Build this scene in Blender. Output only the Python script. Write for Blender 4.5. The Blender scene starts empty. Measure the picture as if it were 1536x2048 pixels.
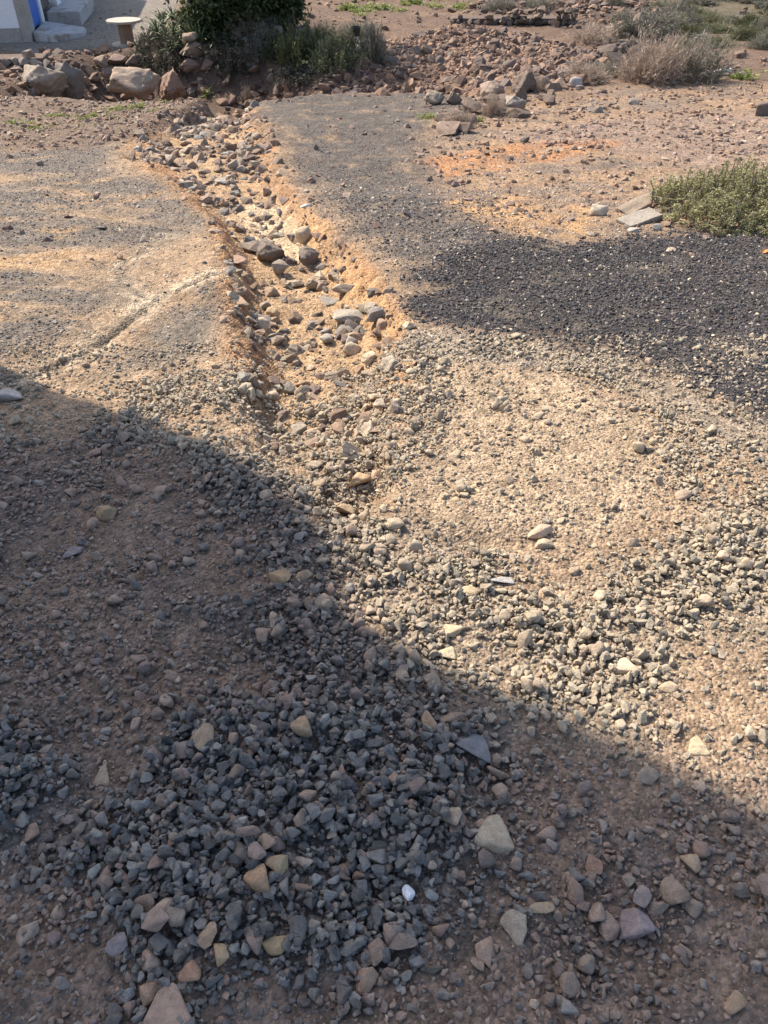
import bpy, bmesh, math, random, re
import numpy as np
from mathutils import Vector, Matrix, Euler

R = math.radians
rng = np.random.default_rng(7)
random.seed(7)
scene = bpy.context.scene
C = scene.collection

# ------------------------------------------------------------------ camera, sky, sun, exposure
CAM_H, PITCH, FOV = 1.6, 40.0, 66.0
F = 1024 / math.tan(R(FOV / 2))                 # focal length in photograph pixels (1536 x 2048)
cam = bpy.data.cameras.new('camera')
cam.sensor_fit = 'VERTICAL'
cam.angle = R(FOV)
cam.clip_start, cam.clip_end = 0.05, 2000
camo = bpy.data.objects.new('camera', cam)
C.objects.link(camo)
camo.location = (0, 0, CAM_H)
camo.rotation_euler = (R(90 - PITCH), 0, 0)
scene.camera = camo

SUN_EL = 46.0
SUN_H = Vector((-0.77, 0.64, 0)).normalized()   # horizontal direction towards the sun
w = bpy.data.worlds.new('World')
scene.world = w
w.use_nodes = True
nt = w.node_tree
sky = nt.nodes.new('ShaderNodeTexSky')
sky.sky_type = 'NISHITA'
sky.sun_disc = False
sky.sun_elevation = R(SUN_EL)
sky.sun_rotation = math.atan2(SUN_H.x, SUN_H.y)
sky.dust_density = 2.0
bg = nt.nodes['Background']
bg.inputs['Strength'].default_value = 0.15
nt.links.new(sky.outputs[0], bg.inputs[0])
sl = bpy.data.lights.new('sun', 'SUN')
sl.energy = 4.5
sl.angle = R(0.5)
sl.color = (1.0, 0.90, 0.76)
so = bpy.data.objects.new('sun', sl)
C.objects.link(so)
sun_dir = Vector((SUN_H.x * math.cos(R(SUN_EL)), SUN_H.y * math.cos(R(SUN_EL)), math.sin(R(SUN_EL))))
so.rotation_euler = sun_dir.to_track_quat('Z', 'Y').to_euler()
so.location = sun_dir * 30
vs = scene.view_settings
vs.view_transform = 'Standard'
vs.look = 'None'
vs.exposure = 0.95
vs.gamma = 1
vs.use_curve_mapping = False

# ------------------------------------------------------------------ numpy helpers
_ga = np.random.default_rng(1).random((256, 256)) * 2 * math.pi
_GT = np.stack([np.cos(_ga), np.sin(_ga)], -1).astype(np.float32)
def perlin(x, y, seed=0):
    x = np.asarray(x, float); y = np.asarray(y, float)
    fx, fy = np.floor(x), np.floor(y)
    ix = fx.astype(np.int32) + seed * 57; iy = fy.astype(np.int32) + seed * 131
    fx = (x - fx).astype(np.float32); fy = (y - fy).astype(np.float32)
    u = fx * fx * fx * (fx * (fx * 6 - 15) + 10)
    v = fy * fy * fy * (fy * (fy * 6 - 15) + 10)
    ix0, ix1, iy0, iy1 = ix & 255, (ix + 1) & 255, iy & 255, (iy + 1) & 255
    def g(i, j, dx, dy):
        t = _GT[i, j]
        return t[..., 0] * (fx - dx) + t[..., 1] * (fy - dy)
    a = g(ix0, iy0, 0, 0); a += u * (g(ix1, iy0, 1, 0) - a)
    b = g(ix0, iy1, 0, 1); b += u * (g(ix1, iy1, 1, 1) - b)
    return (a + v * (b - a)) * 1.5

def fbm(x, y, s, seed=0, octs=4, gain=0.5):
    t, a, n = 0, 1.0, 0
    for k in range(octs):
        t = t + a * perlin(x * s, y * s, seed + k * 17)
        n += a; a *= gain; s *= 2.03
    return t / n

def sstep(e0, e1, x):
    t = np.clip((x - e0) / (e1 - e0), 0, 1)
    return t * t * (3 - 2 * t)

def ray(px, py):
    p = R(PITCH)
    dx = (np.asarray(px, float) - 768) / F
    dy = (1024 - np.asarray(py, float)) / F
    return dx, math.cos(p) + dy * math.sin(p), -math.sin(p) + dy * math.cos(p)

SL = 0.0875
def base_z(y):
    y = np.asarray(y, float)
    # 5 degree downhill track, easing to level about 20 m away and rising behind
    t = np.clip(y - 13, 0, 9)
    a = -SL * np.minimum(y, 13) - SL * (t - t * t / 18.0)
    u = np.clip(y - 24, 0, None)
    a = a + 0.06 * u * u / (u + 8)
    return a

def gp(px, py, f=None):
    """pixel -> ground point by marching the ray to the height function"""
    f = f or (lambda x, y: base_z(y))
    dx, dy, dz = ray(px, py)
    lo, hi = 0.3, None
    t = 0.3
    prev = t
    while t < 90:
        if CAM_H + dz * t < f(dx * t, dy * t):
            hi = t
            break
        prev = t
        t *= 1.01
    if hi is None:
        hi = 90.0
    lo = prev
    for _ in range(24):
        m = (lo + hi) / 2
        if CAM_H + dz * m < f(dx * m, dy * m): hi = m
        else: lo = m
    return float(dx * hi), float(dy * hi)

def depth_of(x, y, z):
    return y * math.cos(R(PITCH)) + (CAM_H - z) * math.sin(R(PITCH))

def project(x, y, z):
    d = y * math.cos(R(PITCH)) + (CAM_H - z) * math.sin(R(PITCH))
    v = y * math.sin(R(PITCH)) - (CAM_H - z) * math.cos(R(PITCH))
    d = np.maximum(d, 0.05)
    return 768 + F * x / d, 1024 - F * v / d, d

def gpoly(pts):
    return np.array([gp(a, b) for a, b in pts])

def sdf(P, X, Y):
    """signed distance to polygon, positive inside"""
    d = np.full(X.shape, 1e9)
    inside = np.zeros(X.shape, bool)
    n = len(P)
    for i in range(n):
        ax, ay = P[i]; bx, by = P[(i + 1) % n]
        ex, ey = bx - ax, by - ay
        t = np.clip(((X - ax) * ex + (Y - ay) * ey) / (ex * ex + ey * ey + 1e-12), 0, 1)
        d = np.minimum(d, np.hypot(X - ax - t * ex, Y - ay - t * ey))
        c = ((ay > Y) != (by > Y)) & (X < (bx - ax) * (Y - ay) / (by - ay + 1e-12) + ax)
        inside ^= c
    return np.where(inside, d, -d)

def zone(P, X, Y, soft, wob, ws, seed):
    out = np.zeros(X.shape)
    e = soft + wob
    box = (X > P[:, 0].min() - e) & (X < P[:, 0].max() + e) & (Y > P[:, 1].min() - e) & (Y < P[:, 1].max() + e)
    if not box.any(): return out
    x, y = X[box], Y[box]
    s = sdf(P, x, y)
    m = np.abs(s) < e
    if m.any(): s[m] += wob * fbm(x[m], y[m], ws, seed, 4, .6)
    out[box] = sstep(-soft, soft, s)
    return out

def linedist(P, X, Y, vals=None):
    """distance to polyline, interpolated vals at the foot, and side (+ = right of the walking direction)"""
    d = np.full(X.shape, 1e9); side = np.zeros(X.shape)
    out = [np.zeros(X.shape) for _ in (vals or [])]
    for i in range(len(P) - 1):
        ax, ay = P[i]; bx, by = P[i + 1]
        ex, ey = bx - ax, by - ay
        t = np.clip(((X - ax) * ex + (Y - ay) * ey) / (ex * ex + ey * ey), 0, 1)
        qx, qy = X - ax - t * ex, Y - ay - t * ey
        dd = np.hypot(qx, qy)
        m = dd < d
        d = np.where(m, dd, d)
        side = np.where(m, np.sign(qx * ey - qy * ex), side)
        for k, v in enumerate(vals or []):
            out[k] = np.where(m, v[i] * (1 - t) + v[i + 1] * t, out[k])
    return d, side, out

# ------------------------------------------------------------------ zones of the ground (traced from the photograph, laid on the slope)
GULLY = [  # pixel x, y, half width left, half width right (pixels), depth in metres
    (700, 1075, 60, 60, .01), (705, 1010, 110, 70, .06), (715, 965, 150, 70, .09), (672, 880, 190, 110, .08), (640, 800, 160, 150, .13),
    (640, 720, 150, 165, .165), (638, 640, 165, 165, .20), (610, 560, 150, 140, .20), (570, 490, 120, 125, .175),
    (515, 420, 90, 95, .13), (475, 370, 110, 95, .09), (430, 310, 150, 120, .09), (415, 265, 140, 120, .11), (438, 222, 75, 70, .17), (470, 196, 50, 40, .26)]
gP = gpoly([(g[0], g[1]) for g in GULLY])
gL, gR_, gD = [], [], []
for (gx, gy, a, b, d), (X0, Y0) in zip(GULLY, gP):
    dep = depth_of(X0, Y0, float(base_z(Y0)))
    gL.append(a / F * dep); gR_.append(b / F * dep); gD.append(d)
RILL = gpoly([(455, 545), (400, 556), (350, 575), (300, 590), (262, 625), (210, 655), (170, 690), (95, 712), (0, 745), (-90, 770)])
RILL2 = gpoly([(290, 585), (250, 560), (235, 530), (290, 490), (330, 460)])
Z = {k: gpoly(v) for k, v in {
    'black': [(835, 570), (880, 515), (1010, 480), (1150, 492), (1250, 476), (1340, 462), (1536, 455), (1760, 450), (2000, 560), (2000, 1000), (1536, 850),
              (1420, 800), (1330, 752), (1240, 708), (1120, 684), (960, 668), (860, 648), (825, 600)],
    'paleband': [(700, 690), (860, 655), (1120, 690), (1240, 715), (1420, 810), (1640, 900), (1640, 1010), (1440, 900), (1250, 775), (1000, 728), (850, 716), (720, 740)],
    'road': [(500, 200), (640, 188), (770, 184), (920, 192), (960, 215), (870, 250), (860, 300), (960, 345), (1010, 420), (1060, 475), (840, 570), (800, 535), (680, 440), (590, 340), (540, 270), (505, 230)],
    'leftgrey': [(-300, 300), (60, 300), (200, 280), (290, 330), (380, 400), (430, 430), (330, 460), (240, 520), (200, 600), (80, 700), (-300, 830)],
    'shoulder': [(330, 600), (420, 560), (460, 600), (440, 680), (360, 700), (240, 720), (150, 740), (300, 640)],
    'cream': [(470, 380), (540, 370), (600, 430), (650, 480), (560, 470), (520, 450)],
    'orangebank': [(600, 400), (660, 450), (730, 530), (780, 600), (830, 640), (810, 665), (760, 640), (700, 560), (640, 490), (590, 430)],
    'orange1': [(840, 320), (930, 300), (1100, 285), (1230, 290), (1150, 318), (1000, 335), (900, 345)],
    'orange2': [(880, 400), (1060, 390), (1200, 420), (1180, 470), (1100, 478), (1000, 450)],
    'right': [(960, 220), (1100, 195), (1300, 170), (1700, 165), (2000, 300), (1900, 440), (1536, 440), (1340, 455), (1200, 480), (1050, 470), (920, 400), (820, 320), (880, 260)],
    'pinkgravel': [(1000, 270), (1200, 240), (1400, 215), (1700, 230), (1700, 330), (1400, 330), (1250, 310), (1100, 300)],
    'tan': [(870, 730), (1000, 735), (1200, 770), (1300, 850), (1330, 1000), (1250, 1080), (1100, 1120), (950, 1060), (830, 1010), (860, 880), (830, 790)],
    'pile': [(370, 1450), (500, 1432), (620, 1425), (800, 1480), (900, 1415), (1000, 1430), (975, 1560), (1010, 1700), (950, 1830), (860, 1940), (640, 1960), (400, 2030),
             (380, 2140), (300, 2140), (250, 1960), (180, 1830), (170, 1730), (240, 1620), (300, 1520)],
    'pile2': [(-200, 1420), (60, 1440), (190, 1500), (150, 1600), (80, 1690), (-200, 1730)],
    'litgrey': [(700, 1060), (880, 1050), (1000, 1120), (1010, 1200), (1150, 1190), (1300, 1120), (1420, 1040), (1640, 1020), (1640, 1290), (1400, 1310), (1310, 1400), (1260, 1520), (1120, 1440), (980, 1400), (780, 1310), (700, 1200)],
    'band': [(230, 870), (420, 895), (520, 960), (600, 1020), (690, 1120), (730, 1250), (760, 1330), (600, 1340), (430, 1290), (380, 1230), (500, 1180), (560, 1090), (430, 990), (330, 910)],
    'link': [(560, 1330), (760, 1300), (900, 1380), (1010, 1430), (960, 1480), (760, 1480), (600, 1430)],
    'leftpatch': [(200, 780), (300, 740), (430, 735), (500, 790), (470, 850), (420, 890), (240, 865)],
    'gullygravel': [(500, 760), (700, 740), (880, 700), (900, 760), (830, 900), (800, 970), (640, 1030), (600, 960), (560, 870), (640, 840), (540, 810)],
    'rightgrey': [(1250, 760), (1400, 850), (1640, 950), (1640, 1100), (1450, 1060), (1350, 980), (1300, 860)],
    'rubble': [(690, 182), (720, 130), (790, 95), (900, 62), (1050, 70), (1190, 110), (1240, 160), (1120, 196), (1000, 200), (930, 190)],
    'rubble2': [(930, 30), (1000, -40), (1250, -60), (1350, 30), (1330, 90), (1150, 60), (1000, 40)],
    'scree': [(880, 250), (960, 190), (1090, 190), (1060, 235), (980, 270), (880, 290)],
    'court': [(-300, 60), (60, 96), (230, 98), (300, 92), (330, 40), (370, -30), (-300, -60)],
    'hollow': [(600, 1700), (700, 1650), (850, 1700), (900, 1850), (760, 1930), (620, 1880)],
    'brown': [(-300, 900), (200, 860), (500, 960), (690, 1080), (720, 1250), (900, 1400), (1250, 1520), (1700, 1680), (1700, 2300), (-300, 2300)],  # drawn along the edge of the cast shade
    'farleft': [(-300, 160), (100, 190), (330, 195), (460, 195), (380, 250), (250, 280), (60, 300), (-300, 300)],
    'weedband': [(-100, 230), (120, 235), (200, 205), (330, 200), (340, 222), (150, 260), (-100, 275)],
}.items()}

CREST = gpoly([(60, 195), (280, 200), (480, 205), (620, 192), (760, 186), (900, 193), (990, 205)])

def height(X, Y):
    X = np.asarray(X, float); Y = np.asarray(Y, float)
    z = base_z(Y)
    fade = sstep(0.5, 2.5, Y)
    z = z + (.10 * fbm(X, Y, .35, 3, 3)) * fade
    z = z + .030 * fbm(X, Y, 1.3, 5, 3)
    z = z + .016 * fbm(X, Y, 4.2, 11, 3)
    z = z + .007 * fbm(X, Y, 16, 21, 3)
    near = 1 - sstep(3, 6, Y)
    z = z + near * .0035 * fbm(X, Y, 55, 31, 2)
    # eroded gully: flat floor, steep left bank
    d, side, (wl, wr, dp) = linedist(gP, X, Y, [gL, gR_, gD])
    d = d + .055 * fbm(X, Y, 3.1, 41, 3) * np.clip(wl * 2.5, .4, 2)
    wd = np.where(side > 0, wr, wl)
    q = np.clip(d / np.maximum(wd, .02), 0, 2)
    prof = np.where(side > 0, 1 - sstep(.40, 1.12, q), 1 - sstep(.48, 1.04, q))
    z = z - dp * prof * (1 + .15 * fbm(X, Y, 5, 47, 2))
    bankm = np.exp(-((q - .8) / .38) ** 2) * np.clip(dp / .12, 0, 1) * (Y > 2.2)
    if X.ndim:
        cr = np.zeros(X.shape); k = bankm > .02
        if k.any():
            xk, yk = X[k], Y[k]
            cr[k] = .030 * np.abs(fbm(xk, yk, 5.5, 91, 3, .6)) + .022 * np.abs(perlin(xk * 13, yk * 13, 95)) + .012 * perlin(xk * 27, yk * 27, 97)
        z = z - bankm * (cr * 1.5 - .012)
    # raised left shoulder of the gully
    lip = np.exp(-((q - 1.2) / .35) ** 2) * (side < 0)
    z = z + .03 * lip * np.clip(dp / .15, 0, 1)
    # pothole in the gully head
    hx, hy = gp(700, 995)
    z = z - .07 * np.exp(-(((X - hx) / .13) ** 2 + ((Y - hy) / .11) ** 2))
    hx, hy = gp(590, 815)
    z = z - .06 * np.exp(-(((X - hx) / .16) ** 2 + ((Y - hy) / .16) ** 2))
    # rills
    for RP, wdt, dpt in ((RILL, .024, .035), (RILL2, .024, .014)):
        dr, _, _ = linedist(RP, X, Y)
        dr = dr + .06 * fbm(X, Y, 5, 51, 4, .6)
        z = z - dpt * np.exp(-(dr / wdt) ** 2) - .008 * np.exp(-(dr / .12) ** 2)
    # gravel heaps in the foreground
    z = z + .045 * sstep(-.05, .25, sdf(Z['pile'], X, Y)) + .03 * sstep(-.05, .2, sdf(Z['pile2'], X, Y))
    z = z - .075 * sstep(-.03, .16, sdf(Z['hollow'], X, Y))
    hx, hy = gp(650, 1460)
    z = z + .065 * np.exp(-(((X - hx) / .33) ** 2 + ((Y - hy) / .10) ** 2))
    hx, hy = gp(1240, 1900)
    z = z - .05 * np.exp(-(((X - hx) / .16) ** 2 + ((Y - hy) / .12) ** 2))
    z = z + .03 * sstep(-.1, .25, sdf(Z['band'], X, Y))
    # ledge at right middle
    hx, hy = gp(960, 1065)
    z = z - .03 * np.exp(-(((X - hx) / .25) ** 2 + ((Y - hy + .06) / .05) ** 2))
    # ditch behind the crest of the track
    dc = Y - np.interp(X, CREST[:, 0], CREST[:, 1])
    xl, xr = CREST[0, 0] - .3, CREST[-1, 0]
    m = sstep(xl - .8, xl + .3, X) * (1 - sstep(xr - 1.2, xr + .4, X))
    leftpit = 1 - sstep(-2.4, -.9, X)
    w1 = 1.6 + 2.6 * leftpit
    ditch = sstep(0, .35, dc) * (1 - sstep(w1, w1 + 1.6, dc))
    z = z - (.42 + .33 * leftpit) * ditch * m
    # courtyard terrace and bank
    c = sstep(-.35, .15, sdf(Z['court'], X, Y))
    z = z * (1 - c) + (-1.58 + .012 * fbm(X, Y, 3, 61, 3)) * c
    b = np.exp(-(((X + 3.0) / 1.5) ** 2 + ((Y - 19.4) / 2.0) ** 2))
    z = z + .75 * b * (1 - c)
    # rough rubble ground
    ru = sstep(-.6, .6, sdf(Z['rubble'], X, Y)) + sstep(-.6, .6, sdf(Z['rubble2'], X, Y))
    z = z + ru * (.16 * fbm(X, Y, .9, 71, 4, .6) + .08)
    far = sstep(24, 60, Y)
    z = z + far * .8 * fbm(X, Y, .08, 81, 4)
    return z

# ------------------------------------------------------------------ terrain sheet
def spacing_axis(lo, hi, step, scale, c, fine_lo, fine_hi):
    def run(sgn, lim, fine):
        out, x = [], 0.0
        while x < lim:
            d = step * math.sqrt(1 + (x / scale) ** 2)
            if x > fine: d = max(d, (x - fine) * .16 + d)
            x += d; out.append(c + sgn * x)
        return out
    return np.array(run(-1, c - lo, c - fine_lo)[::-1] + [c] + run(1, hi - c, fine_hi - c))

xs = spacing_axis(-300, 300, .016, 1.9, 0.0, -14, 20)
ys = spacing_axis(-80, 420, .014, 2.7, 1.0, .2, 40)
GX, GY = np.meshgrid(xs, ys)
GZ = height(GX, GY)

def hgt(x, y):
    x = np.asarray(x, float); y = np.asarray(y, float)
    i = np.clip(np.searchsorted(xs, x) - 1, 0, len(xs) - 2)
    j = np.clip(np.searchsorted(ys, y) - 1, 0, len(ys) - 2)
    u = (x - xs[i]) / (xs[i + 1] - xs[i]); v = (y - ys[j]) / (ys[j + 1] - ys[j])
    return (GZ[j, i] * (1 - u) * (1 - v) + GZ[j, i + 1] * u * (1 - v) + GZ[j + 1, i] * (1 - u) * v + GZ[j + 1, i + 1] * u * v)

def at(px, py):
    x, y = gp(px, py, lambda a, b: float(hgt(a, b)))
    return x, y, float(hgt(x, y))

def zm(name, X, Y, soft=.08, wob=.18, ws=2.2, seed=101):
    return zone(Z[name], X, Y, soft, wob, ws, seed)

def ground_colour(X, Y):
    def c3(r, g, b): return np.array([r, g, b])[None, :]
    X = X.ravel(); Y = Y.ravel()
    n1 = fbm(X, Y, .8, 201, 5, .6); n2 = fbm(X, Y, 2.7, 211, 5, .65); n3 = fbm(X * .45, Y * 1.5, 1.6, 221, 5, .65)
    col = np.repeat(c3(.355, .245, .155), X.size, 0)
    def mix(c, m):
        nonlocal col
        m = np.clip(m, 0, 1)[:, None]
        col = col * (1 - m) + np.array(c)[None, :] * m
    far = sstep(11, 15, Y)
    mix((.185, .122, .085), far)
    mix((.27, .18, .115), far * sstep(.1, .5, n1) * .8)
    # grey lapilli film over ochre earth left of the gully: streaks
    lg = zm('leftgrey', X, Y, .3, .5, 1.0, 103)
    mix((.165, .142, .118), lg * sstep(-.5, .12, n3 + .25 * n2) * .92)
    n5 = fbm(X * .55 + Y * .25, Y * 1.3 - X * .5, 1.5, 241, 4, .6)
    mix((.50, .315, .165), lg * sstep(.12, .45, n5 - .25 * n2) * .9)
    mix((.17, .148, .122), zm('shoulder', X, Y, .12, .15, 2.5, 104) * sstep(-.5, .1, n2) * .9)
    # banks and gully floor
    d, side, (wl, wr, dp) = linedist(gP, X, Y, [gL, gR_, gD])
    d = d + .06 * fbm(X, Y, 3.1, 41, 3)
    q = d / np.where(side > 0, wr, wl)
    gmask = (Y > 3.0) & (Y < 12)
    mix((.44, .25, .12), (1 - sstep(.95, 1.3, q)) * gmask * .85 * sstep(-.6, .2, n2))
    mix((.45, .30, .17), (1 - sstep(.5, .85, q)) * gmask * .85)
    mix((.30, .155, .075), gmask * (side < 0) * np.exp(-((q - .8) / .2) ** 2) * .7 * (Y < 6.5))  # rust earth, darkened on the left bank to paint in its shade
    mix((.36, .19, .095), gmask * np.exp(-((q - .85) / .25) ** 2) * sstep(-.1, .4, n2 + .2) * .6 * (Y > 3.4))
    mix((.44, .215, .095), gmask * (1 - sstep(.6, 1.0, q)) * sstep(.1, .45, n1 + .5 * n2) * (Y > 6) * .9)
    mix((.62, .47, .30), zm('cream', X, Y, .1, .15, 3, 105) * .8)
    mix((.50, .30, .15), zm('orangebank', X, Y, .06, .1, 4, 106) * .85)
    # road: thin dark lapilli
    rd = zm('road', X, Y, .28, .5, 2.3, 107)
    mix((.115, .10, .088), rd * sstep(-.6, .0, n2 + .2 * n3) * .95)
    # right hand slope
    rt = zm('right', X, Y, .3, .5, 1.0, 108)
    mix((.34, .222, .135), rt * .9)
    mix((.20, .16, .13), rt * sstep(-.05, .35, n3 + .1) * .75)
    mix((.31, .22, .165), zm('pinkgravel', X, Y, .3, .5, 1.1, 109) * .75)
    mix((.42, .205, .09), zm('orange1', X, Y, .12, .25, 1.8, 110) * .85 * sstep(-.3, .25, n2 + .15))
    mix((.50, .29, .13), zm('orange2', X, Y, .12, .25, 2.0, 111) * .8 * sstep(-.35, .2, n2))
    # black lapilli
    bl = zm('black', X, Y, .14, .34, 2.8, 112)
    mix((.050, .047, .049), bl * .97)
    mix((.16, .132, .10), bl * (1 - sstep(-.45, .05, fbm(X, Y, 2.4, 472, 4, .6))) * .8)
    mix((.30, .255, .20), zm('paleband', X, Y, .08, .14, 3, 113) * .6 * (1 - bl))
    # near ground
    mix((.43, .315, .205), zm('tan', X, Y, .12, .2, 2.4, 114) * .9)
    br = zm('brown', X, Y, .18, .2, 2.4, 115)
    mix((.255, .178, .128), br * .9)  # browner earth, darkened further to paint in the foreground shade
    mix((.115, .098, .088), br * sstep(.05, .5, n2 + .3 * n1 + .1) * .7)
    for k, s in (('pile', 116), ('pile2', 117), ('band', 118), ('link', 126)):
        mix((.13, .112, .098), zm(k, X, Y, .12, .2, 4, s) * .7)
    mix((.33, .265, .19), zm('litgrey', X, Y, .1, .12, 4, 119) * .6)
    for RP, ww in ((RILL, .11), (RILL2, .08)):
        dr, _, _ = linedist(RP, X, Y)
        dr = dr + .06 * fbm(X, Y, 3.5, 131, 4, .6)
        mix((.60, .48, .33), (1 - sstep(.1 * ww, ww * 1.5, dr)) * .72 * sstep(-.25, .25, n2 + .5 * n3 + .08))
        mix((.14, .115, .09), np.exp(-((dr - .02) / .014) ** 2) * .8)
    # earth left of the gully head, courtyard, rubble ground
    mix((.175, .125, .095), zm('farleft', X, Y, .3, .4, 1.2, 121) * .85)
    mix((.17, .16, .07), zm('weedband', X, Y, .2, .3, 2, 122) * sstep(-.1, .3, n2) * .45)
    mix((.26, .225, .185), zm('court', X, Y, .15, .1, 2, 123))
    mix((.21, .13, .085), zm('rubble', X, Y, .5, .6, .8, 124) * .8)
    mix((.13, .09, .068), zm('rubble2', X, Y, .8, .8, .6, 125) * .85)
    pit = sstep(-7.4, -6.2, X) * (1 - sstep(-.6, .8, X)) * sstep(12.9, 13.3, Y) * (1 - sstep(18.3, 19.5, Y))
    mix((.135, .09, .066), pit * .9)  # shade of tree and plants painted into the dark earth of the pit
    mix((.13, .125, .075), sstep(0, 3, sdf(gpoly([(1180, 20), (1400, -60), (2000, -60), (2000, 130), (1400, 100)]), X, Y)) * .6)
    g = sstep(30, 40, Y) * sstep(-.05, .3, fbm(X, Y, .22, 141, 4))
    mix((.10, .13, .045), g * .7)
    lum = col.mean(1, keepdims=True)
    col = (col * .95 + lum * .05) * .79
    n4 = fbm(X, Y, 7.5, 231, 4, .7)
    col *= (1 + .22 * n2 + .10 * n1 + .22 * n4)[:, None]
    return np.clip(col, .01, .8)

def attr_colour(me, name, col):
    a = me.attributes.new(name, 'FLOAT_COLOR', 'POINT')
    c4 = np.ones((len(col), 4), np.float32); c4[:, :3] = col
    a.data.foreach_set('color', c4.ravel())

def mesh_np(name, V, Q, smooth=True):
    """mesh from vertex array and an (n,k) index array"""
    me = bpy.data.meshes.new(name)
    V = np.asarray(V, np.float32); Q = np.asarray(Q, np.int32)
    n, k = Q.shape
    me.vertices.add(len(V)); me.vertices.foreach_set('co', V.ravel())
    me.loops.add(n * k); me.loops.foreach_set('vertex_index', Q.ravel())
    me.polygons.add(n); me.polygons.foreach_set('loop_start', np.arange(0, n * k, k, dtype=np.int32))
    me.polygons.foreach_set('use_smooth', np.full(n, smooth))
    me.update(calc_edges=True); me.validate()
    return me

# ------------------------------------------------------------------ materials
def new_mat(name):
    m = bpy.data.materials.new(name); m.use_nodes = True
    n = m.node_tree.nodes; l = m.node_tree.links
    b = n['Principled BSDF']
    return m, n, l, b

def mth(n, l, op, a, b=None, c=None):
    nd = n.new('ShaderNodeMath'); nd.operation = op
    for i, v in enumerate((a, b, c)):
        if v is None: continue
        if isinstance(v, (int, float)): nd.inputs[i].default_value = v
        else: l.new(v, nd.inputs[i])
    return nd.outputs[0]

def noise(n, l, co, scale, detail=4, rough=.6):
    nd = n.new('ShaderNodeTexNoise'); nd.inputs['Scale'].default_value = scale
    nd.inputs['Detail'].default_value = detail; nd.inputs['Roughness'].default_value = rough
    l.new(co, nd.inputs['Vector']); return nd.outputs['Fac']

def mulcol(n, l, col, fac):
    mx = n.new('ShaderNodeVectorMath'); mx.operation = 'SCALE'
    l.new(col, mx.inputs[0]); l.new(fac, mx.inputs['Scale']); return mx.outputs[0]

def mapr(n, l, v, a, b, c, d):
    m = n.new('ShaderNodeMapRange'); l.new(v, m.inputs[0])
    for i, q in enumerate((a, b, c, d)): m.inputs[i + 1].default_value = q
    return m.outputs[0]

def ground_material():
    m, n, l, b = new_mat('earth')
    at_ = n.new('ShaderNodeAttribute'); at_.attribute_name = 'col'
    g = n.new('ShaderNodeNewGeometry').outputs['Position']
    n1 = noise(n, l, g, 9, 6, .7); n2 = noise(n, l, g, 70, 5, .7)
    vo = n.new('ShaderNodeTexVoronoi'); vo.inputs['Scale'].default_value = 95; l.new(g, vo.inputs['Vector'])
    vo2 = n.new('ShaderNodeTexVoronoi'); vo2.inputs['Scale'].default_value = 34; l.new(g, vo2.inputs['Vector'])
    s = n.new('ShaderNodeSeparateColor'); l.new(vo.outputs['Color'], s.inputs[0])
    s2 = n.new('ShaderNodeSeparateColor'); l.new(vo2.outputs['Color'], s2.inputs[0])
    f = mth(n, l, 'MULTIPLY', mapr(n, l, n1, .3, .7, .78, 1.22), mapr(n, l, n2, .3, .7, .8, 1.2))
    f = mth(n, l, 'MULTIPLY', f, mapr(n, l, s.outputs[0], 0, 1, .72, 1.30))
    f = mth(n, l, 'MULTIPLY', f, mapr(n, l, s2.outputs[1], 0, 1, .76, 1.26))
    l.new(mulcol(n, l, at_.outputs['Color'], f), b.inputs['Base Color'])
    b.inputs['Roughness'].default_value = .95
    b.inputs['Specular IOR Level'].default_value = .15
    h = mth(n, l, 'ADD', mth(n, l, 'MULTIPLY', vo.outputs['Distance'], -.9), mth(n, l, 'MULTIPLY', n2, .9))
    h = mth(n, l, 'ADD', h, mth(n, l, 'MULTIPLY', vo2.outputs['Distance'], -.9))
    bp = n.new('ShaderNodeBump'); bp.inputs['Strength'].default_value = .85; bp.inputs['Distance'].default_value = .011
    l.new(h, bp.inputs['Height']); l.new(bp.outputs[0], b.inputs['Normal'])
    return m

def stone_material(name, instancer):
    m, n, l, b = new_mat(name)
    if instancer:
        a = n.new('ShaderNodeAttribute'); a.attribute_type = 'INSTANCER'; a.attribute_name = 'col'; col = a.outputs['Color']
    else:
        col = n.new('ShaderNodeObjectInfo').outputs['Color']
    g = n.new('ShaderNodeNewGeometry')
    p = g.outputs['Position']
    n1 = noise(n, l, p, 60, 5, .7); n2 = noise(n, l, p, 330, 3, .6); n3 = noise(n, l, p, 14, 4, .65)
    f = mth(n, l, 'MULTIPLY', mapr(n, l, n1, .3, .7, .74, 1.26), mapr(n, l, n2, .3, .7, .84, 1.16))
    f = mth(n, l, 'MULTIPLY', f, mapr(n, l, n3, .3, .7, .82, 1.18))
    c = mulcol(n, l, col, f)
    # ochre dust clinging in patches
    mx = n.new('ShaderNodeMix'); mx.data_type = 'RGBA'
    l.new(mapr(n, l, noise(n, l, p, 38, 4, .7), .50, .74, 0, .42), mx.inputs[0])
    l.new(c, mx.inputs[6]); mx.inputs[7].default_value = (.33, .245, .165, 1)
    l.new(mx.outputs[2], b.inputs['Base Color'])
    b.inputs['Roughness'].default_value = .86
    b.inputs['Specular IOR Level'].default_value = .25
    h = mth(n, l, 'ADD', n1, mth(n, l, 'MULTIPLY', n2, .5))
    bp = n.new('ShaderNodeBump'); bp.inputs['Strength'].default_value = .8; bp.inputs['Distance'].default_value = .008
    l.new(h, bp.inputs['Height']); l.new(bp.outputs[0], b.inputs['Normal'])
    return m

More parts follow.
